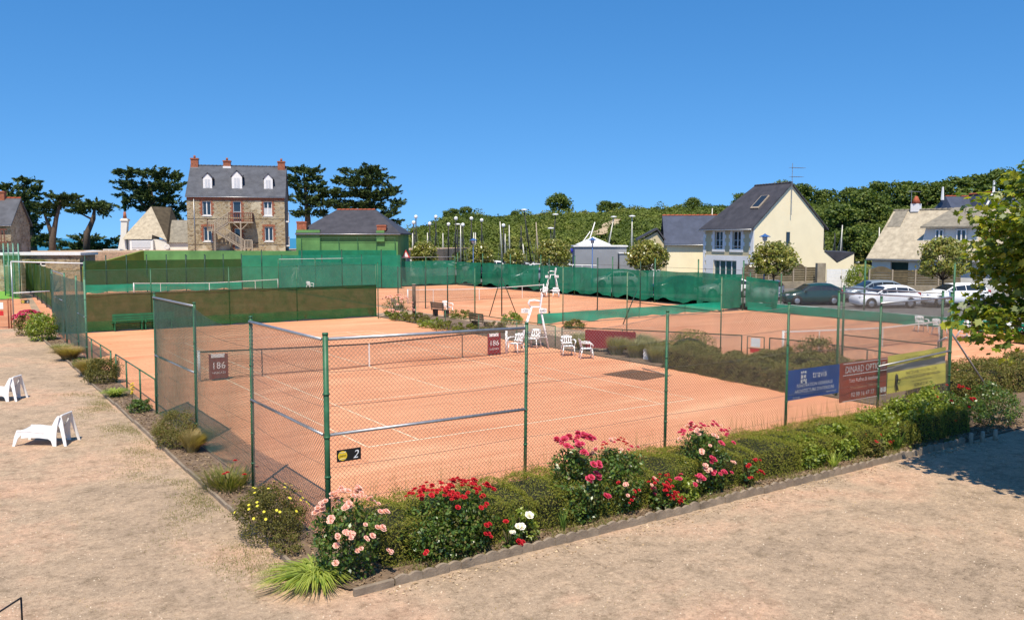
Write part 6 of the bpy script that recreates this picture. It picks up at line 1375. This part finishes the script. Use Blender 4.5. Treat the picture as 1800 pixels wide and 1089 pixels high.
for i in range(n):
    if abs(bp2[i]-(1044+(bt[i]-.28)*120)) < 9 and .26 < bt[i] < .62: continue
    if i < 150: r_ = rg.uniform(1.4, 2.5); p_, nn = blob(200, B[i]+np.array([0, 0, r_*.2]), (r_, r_, r_*.6), .4, .35, flat=.1, rg=rg); Ps.append(p_); Ns.append(nn); continue
    r_ = (.45+1.5*rg.random()**2.2)*(1.0 if bt[i] < .9 else .7); k = int(34+36*r_); p_, nn = blob(k, B[i]+np.array([0, 0, r_*.25]), (r_*1.15, r_*1.15, r_*rg.uniform(.4, .7)), .5, .3, flat=.1, rg=rg); Ps.append(p_); Ns.append(nn)
P = np.concatenate(Ps); N = np.concatenate(Ns)
o = npmesh('hill_scrub', leaves(P, N+np.array([0, 0, .3]), .36, DIAMOND*np.array([1.6, 1, 1]), .6, rg), 4, LM['hillscrub']); setp(o, 'dense low scrub covering the hillside', 'scrub', kind='stuff')
sc_ = hill_pt(np.linspace(1046, 1084, 8), np.linspace(.30, .60, 8)); mb = MB()
for i in range(8):
    wd = 1.0+.5*math.sin(i*1.7); q = sc_[i]+np.array([0, 0, .75]); mb.v += [tuple(q-RT*wd-FH*1.0), tuple(q+RT*wd-FH*1.0)]
mb.f = [(2*i, 2*i+1, 2*i+3, 2*i+2) for i in range(7)]; o = mb.build('hill_track', M['cliff']); o['kind'] = 'structure'
# individual trees on and before the hill
def round_tree(name, t, seed, r_, h, m=None, size=.45, n=46): tree_mesh_parts(t, (0, 0, h-r_*.85), (r_, r_, r_*.85), n, 60, r_*.36, LM[m or 'tree'], size, max(.6, h-r_*1.5), .2, seed=seed, limbs=6, under=.5, tmpl=DIAMOND*np.array([1.4, 1, 1]))
protos = []
for k in range(3):
    t = thing('hill_tree', 'dense green tree', 'tree', (0, 0, 0), 0, 'trees along the hill crest'); round_tree('hill_tree', t, 70+k, 3.0, 5.4); protos.append(t)
spots = [('dark rounded pine alone on the hill crest', 982, 1.02, 1.0), ('small tree on the crest right of the bare track', 1062, 1.03, .62), ('second small tree on the crest by the bare track', 1084, 1.03, .55),
         ('spreading tree on the crest behind the slate ridge of the cream house', 1372, .95, 1.15), ('tree behind the antenna of the cream house', 1400, .9, 1.0), ('tree right of the cream gable peak', 1448, .85, .85), ('second tree right of the cream gable, further on', 1490, .9, .8),
         ('dark tree between the cream house and the villa', 1535, .88, .95), ('rounded tree behind the villa chimney', 1585, .82, 1.15), ('tall tree behind the villa ridge', 1625, .85, .95), ('dark spreading tree left of the gable spikes', 1668, .9, 1.1), ('tree behind the gable spikes', 1715, .9, 1.15), ('tree between the gable spikes and the maple', 1755, .9, 1.1), ('tree at the crest above the maple', 1800, .9, 1.15), ('tree beyond the maple crown', 1850, .9, 1.1),
         ('green tree on the slope right of the cream gable', 1470, .35, 1.0), ('green tree on the slope left of the villa roof', 1520, .45, 1.1), ('leafy tree low on the slope behind the white gate', 1505, .05, .9), ('small tree on the hill crest above the masts', 820, 1.0, .5), ('bushy tree on the hill shoulder', 795, .92, .6), ('bush tree in the middle of the crest', 905, 1.0, .35), ('bush tree where the hill meets the slate roof', 1215, .9, .6), ('bush tree behind the roof of the cream house', 1300, .9, .7), ('rounded tree low behind the outbuilding', 1118, .1, .5)]
for i, (lab, px_, tt_, sc) in enumerate(spots):
    o = protos[i] if i < 3 else copytree(protos[i % 3]); q = hill_pt(np.array([float(px_)]), np.array([tt_]))[0]
    o.location = (q[0], q[1], q[2]-.6*sc); o.scale = (sc, sc, sc*random.uniform(.85, 1.05)); o.rotation_euler = (0, 0, random.uniform(0, 6)); o['label'] = lab
hg = bear(1512, 66, 1.0); shrub('garden_hedge', 'bright green hedge top behind the white gate', hg, (1.8, .8, 1.0), LM['lime'], 2200, .14, cat='hedge', ncl=60)
# ------------------------------------------------------------------ boat park
def boat(label, x, yt, dep, m, flt, lean_px=0, yb=470, wood=False):
    zb = 1.2; p = bear(x+lean_px, dep, zb); t = thing('sailing_dinghy', label, 'boat', p, -YAW+random.uniform(-.3, .3), 'dinghies in the boat park')
    h = CAM[2]-(yt-418)/FPX*dep-zb; lx = -lean_px/FPX*dep; r_ = .09
    for s in (-.55, .55): MB().tube([(s, -1.7, .45), (s, -1.0, .35), (s, .8, .35), (s, 1.8, .55)], [.04, .17, .18, .03], 8).build('hull', M['hull'], t, True)
    MB().bx((-.55, -.5, .48), (.55, .7, .53)).build('trampoline', M['ink'], t)
    MB().tube([(0, 0, .4), (lx*.5, 0, h*.5), (lx, 0, h)], [r_, r_, r_*.75], 6).build('mast', m, t, True)
    for s in (-.55, .55): MB().bar((s, .4, .5), (lx*.8, 0, h*.8), .016, 4).build('shroud', M['galv'], t)
    if flt:
        mb = MB(); mb.lathe([(.02, -.25), (.18, -.18), (.25, 0), (.18, .18), (.02, .25)] if flt == 1 else [(.02, -.12), (.35, -.08), (.45, 0), (.3, .08), (.02, .12)], n=12); mb.build('mast_float', M['white'], t, True, loc=(lx, 0, h+.1))
    return t
bl = M['dark_metal']; al = M['mast']
for i, (x, yt, f, m_, ln) in enumerate([(732, 383, 1, bl, 0), (728, 393, 1, bl, 0), (756, 395, 1, bl, 0), (767, 383, 1, bl, -1), (789, 396, 1, bl, -1), (802, 386, 1, bl, -2), (805, 396, 2, bl, 0), (814, 397, 1, bl, 0), (829, 386, 1, bl, 0), (847, 389, 1, bl, 0), (885, 398, 1, bl, 0), (726, 410, 0, al, 0), (752, 409, 0, al, 0), (779, 410, 0, al, 0), (810, 396, 0, al, 0), (833, 409, 0, al, 0), (836, 409, 0, al, 0), (888, 411, 0, al, 0), (895, 396, 0, al, 1), (879, 390, 0, al, 4), (919, 429, 0, al, 4), (921, 371, 2, bl, 13), (976, 379, 2, bl, -6), (968, 403, 2, bl, 0), (1045, 391, 0, M['lineC'], -24), (1037, 407, 0, M['lineC'], -44), (1079, 383, 2, al, -16), (942, 391, 0, M['wood'], 5), (916, 397, 0, bl, 0), (1446, 401, 2, bl, 0), (1478, 396, 0, al, -3), (1543, 400, 0, al, 0), (1465, 410, 0, bl, 2), (1500, 412, 0, bl, -5), (1110, 382, 2, al, 0), (1240, 382, 2, al, 0), (1250, 367, 0, al, -4)]):
    dep = 112+random.uniform(-6, 8)
    desc = ('black mast with a white float' if m_ is bl and f == 1 else 'black mast with a flat white float' if m_ is bl and f else 'bare black mast' if m_ is bl else 'leaning white mast' if m_ is M['lineC'] else 'brown wooden mast' if m_ is M['wood'] else 'pale mast with a white float' if f else 'bare pale mast')
    where = 'right of the cream house' if x > 1440 else 'by the low slate house' if x > 1095 else 'by the grey shed' if x > 930 else 'before the hill'
    boat('dinghy with a %s %s' % (desc, where), x, yt, dep, m_, f, ln)
bu = thing('blue_buoy', 'round dark blue balloon buoy beside the broad magnolia', 'buoy', bear(1002, 90, 3.6)); MB().lathe([(.02, -.33), (.24, -.24), (.34, 0), (.24, .24), (.02, .33)], n=14).build('ball', M['blueball'], bu, True); MB().bar((0, 0, -2.7), (0, 0, -.3), .025).build('pole', M['galv'], bu)
def lamp(label, px, ytop, dep):
    b = bear(px, dep, 0); b[2] = carz(b[0], b[1]); t = thing('street_lamp', label, 'street lamp', b, 0, 'blue street lamps'); h = CAM[2]-(ytop-418)/FPX*dep-b[2]
    MB().tube([(0, 0, 0), (0, 0, .8), (0, 0, .85), (0, 0, h-.45)], [.09, .09, .05, .04], 8).build('pole', M['bluepaint'], t, True); MB().lathe([(.05, -.45), (.16, -.38), (.2, -.12), (.18, -.1)], (0, 0, h), 10).build('lantern', M['curtain'], t, True); MB().lathe([(.42, -.12), (.40, -.08), (.18, .02), (.06, .10), (.02, .14)], (0, 0, h), 14).build('hat', M['bluepaint'], t, True)
lamp('blue street lamp with a wide hat before the grey shed', 1041, 420, 78); lamp('blue street lamp with a wide hat above the magnolia at the cream gable', 1343, 414, 64); lamp('blue street lamp hat showing over the magnolia by the white van', 832, 421, 90)
# ------------------------------------------------------------------ maple at the right
mt = thing('maple_tree', 'maple with yellow-green lobed leaves shading the end of the border', 'tree', (10.8, -12.2, 0))
rg = np.random.default_rng(3); P, N, cc = clumped((0, 0, 5.0), (3.15, 3.15, 2.05), 300, 92, .52, rg=rg, under=.9)
low, lowN, c2 = clumped((-2.0, 2.1, 3.3), (.8, .8, .45), 12, 45, .4, rg=rg, under=.8); P = np.concatenate([P, low]); N = np.concatenate([N, lowN])
npmesh('crown', leaves(P, N*.5+np.array([0, 0, .9]), .165, MAPLE, .55, rg), 12, LM['maple'], mt)
mb = MB(); mb.tube([(0, 0, -.1), (.05, .05, 1.4), (0, 0, 2.6), (0, 0, 4.8)], [.24, .18, .15, .05], 10)
for q in np.concatenate([cc[:34], c2]): mid = np.array([q[0]*.45, q[1]*.45, 2.6+(q[2]-2.6)*.55]); mb.tube([(0, 0, 2.4), mid, q], [.07, .045, .012], 6)
mb.build('trunk', M['bark'], mt, True)

X3 = rng.uniform(-2.9, 12.5, 5200); Y3 = -7.72+np.abs(rng.normal(0, .28, 5200)); k = np.sin(X3*2.1)+np.sin(X3*5.3+1)+rng.normal(0, .8, 5200) > .1
weeds('bed_weeds', 'dry grass and weeds growing behind the scalloped edging', lambda n: X3[k], lambda n: Y3[k], int(k.sum()), .10, LM['grass'], .006).location.z = .035

n = 9000; s_ = rng.random(n) < .55; mx = np.where(s_, rng.uniform(-3.6, 16, n), rng.uniform(-4.0, -3.4, n)); my = np.where(s_, rng.uniform(-7.7, -6.9, n), rng.uniform(-6.5, 29, n))
P = np.stack([mx, my, np.full(n, .045)], 1); o = npmesh('bark_mulch', leaves(P, np.tile([0, 0, 1.], (n, 1)), .065, LONG*np.array([2, 1, 1]), .5), 4, leafmat('mulch', [(.10, .065, .04), (.22, .15, .09), (.36, .26, .16), (.14, .09, .05)], .9, 0, .1)); setp(o, 'dry bark mulch and leaf litter on the border soil', 'mulch', kind='stuff')
n = 700; P = np.stack([rng.uniform(-3.4, 13.5, n), -7.85-np.abs(rng.normal(0, .22, n)), np.full(n, .008)], 1); o = npmesh('fallen_petals', leaves(P, np.tile([0, 0, 1.], (n, 1)), .05, DIAMOND, .4), 4, leafmat('litter', [(.42, .30, .16), (.60, .45, .28), (.30, .19, .10), (.66, .50, .36)], .9, 0, .1)); setp(o, 'dry petals and leaf litter along the edging on the gravel', 'leaf litter', kind='stuff')
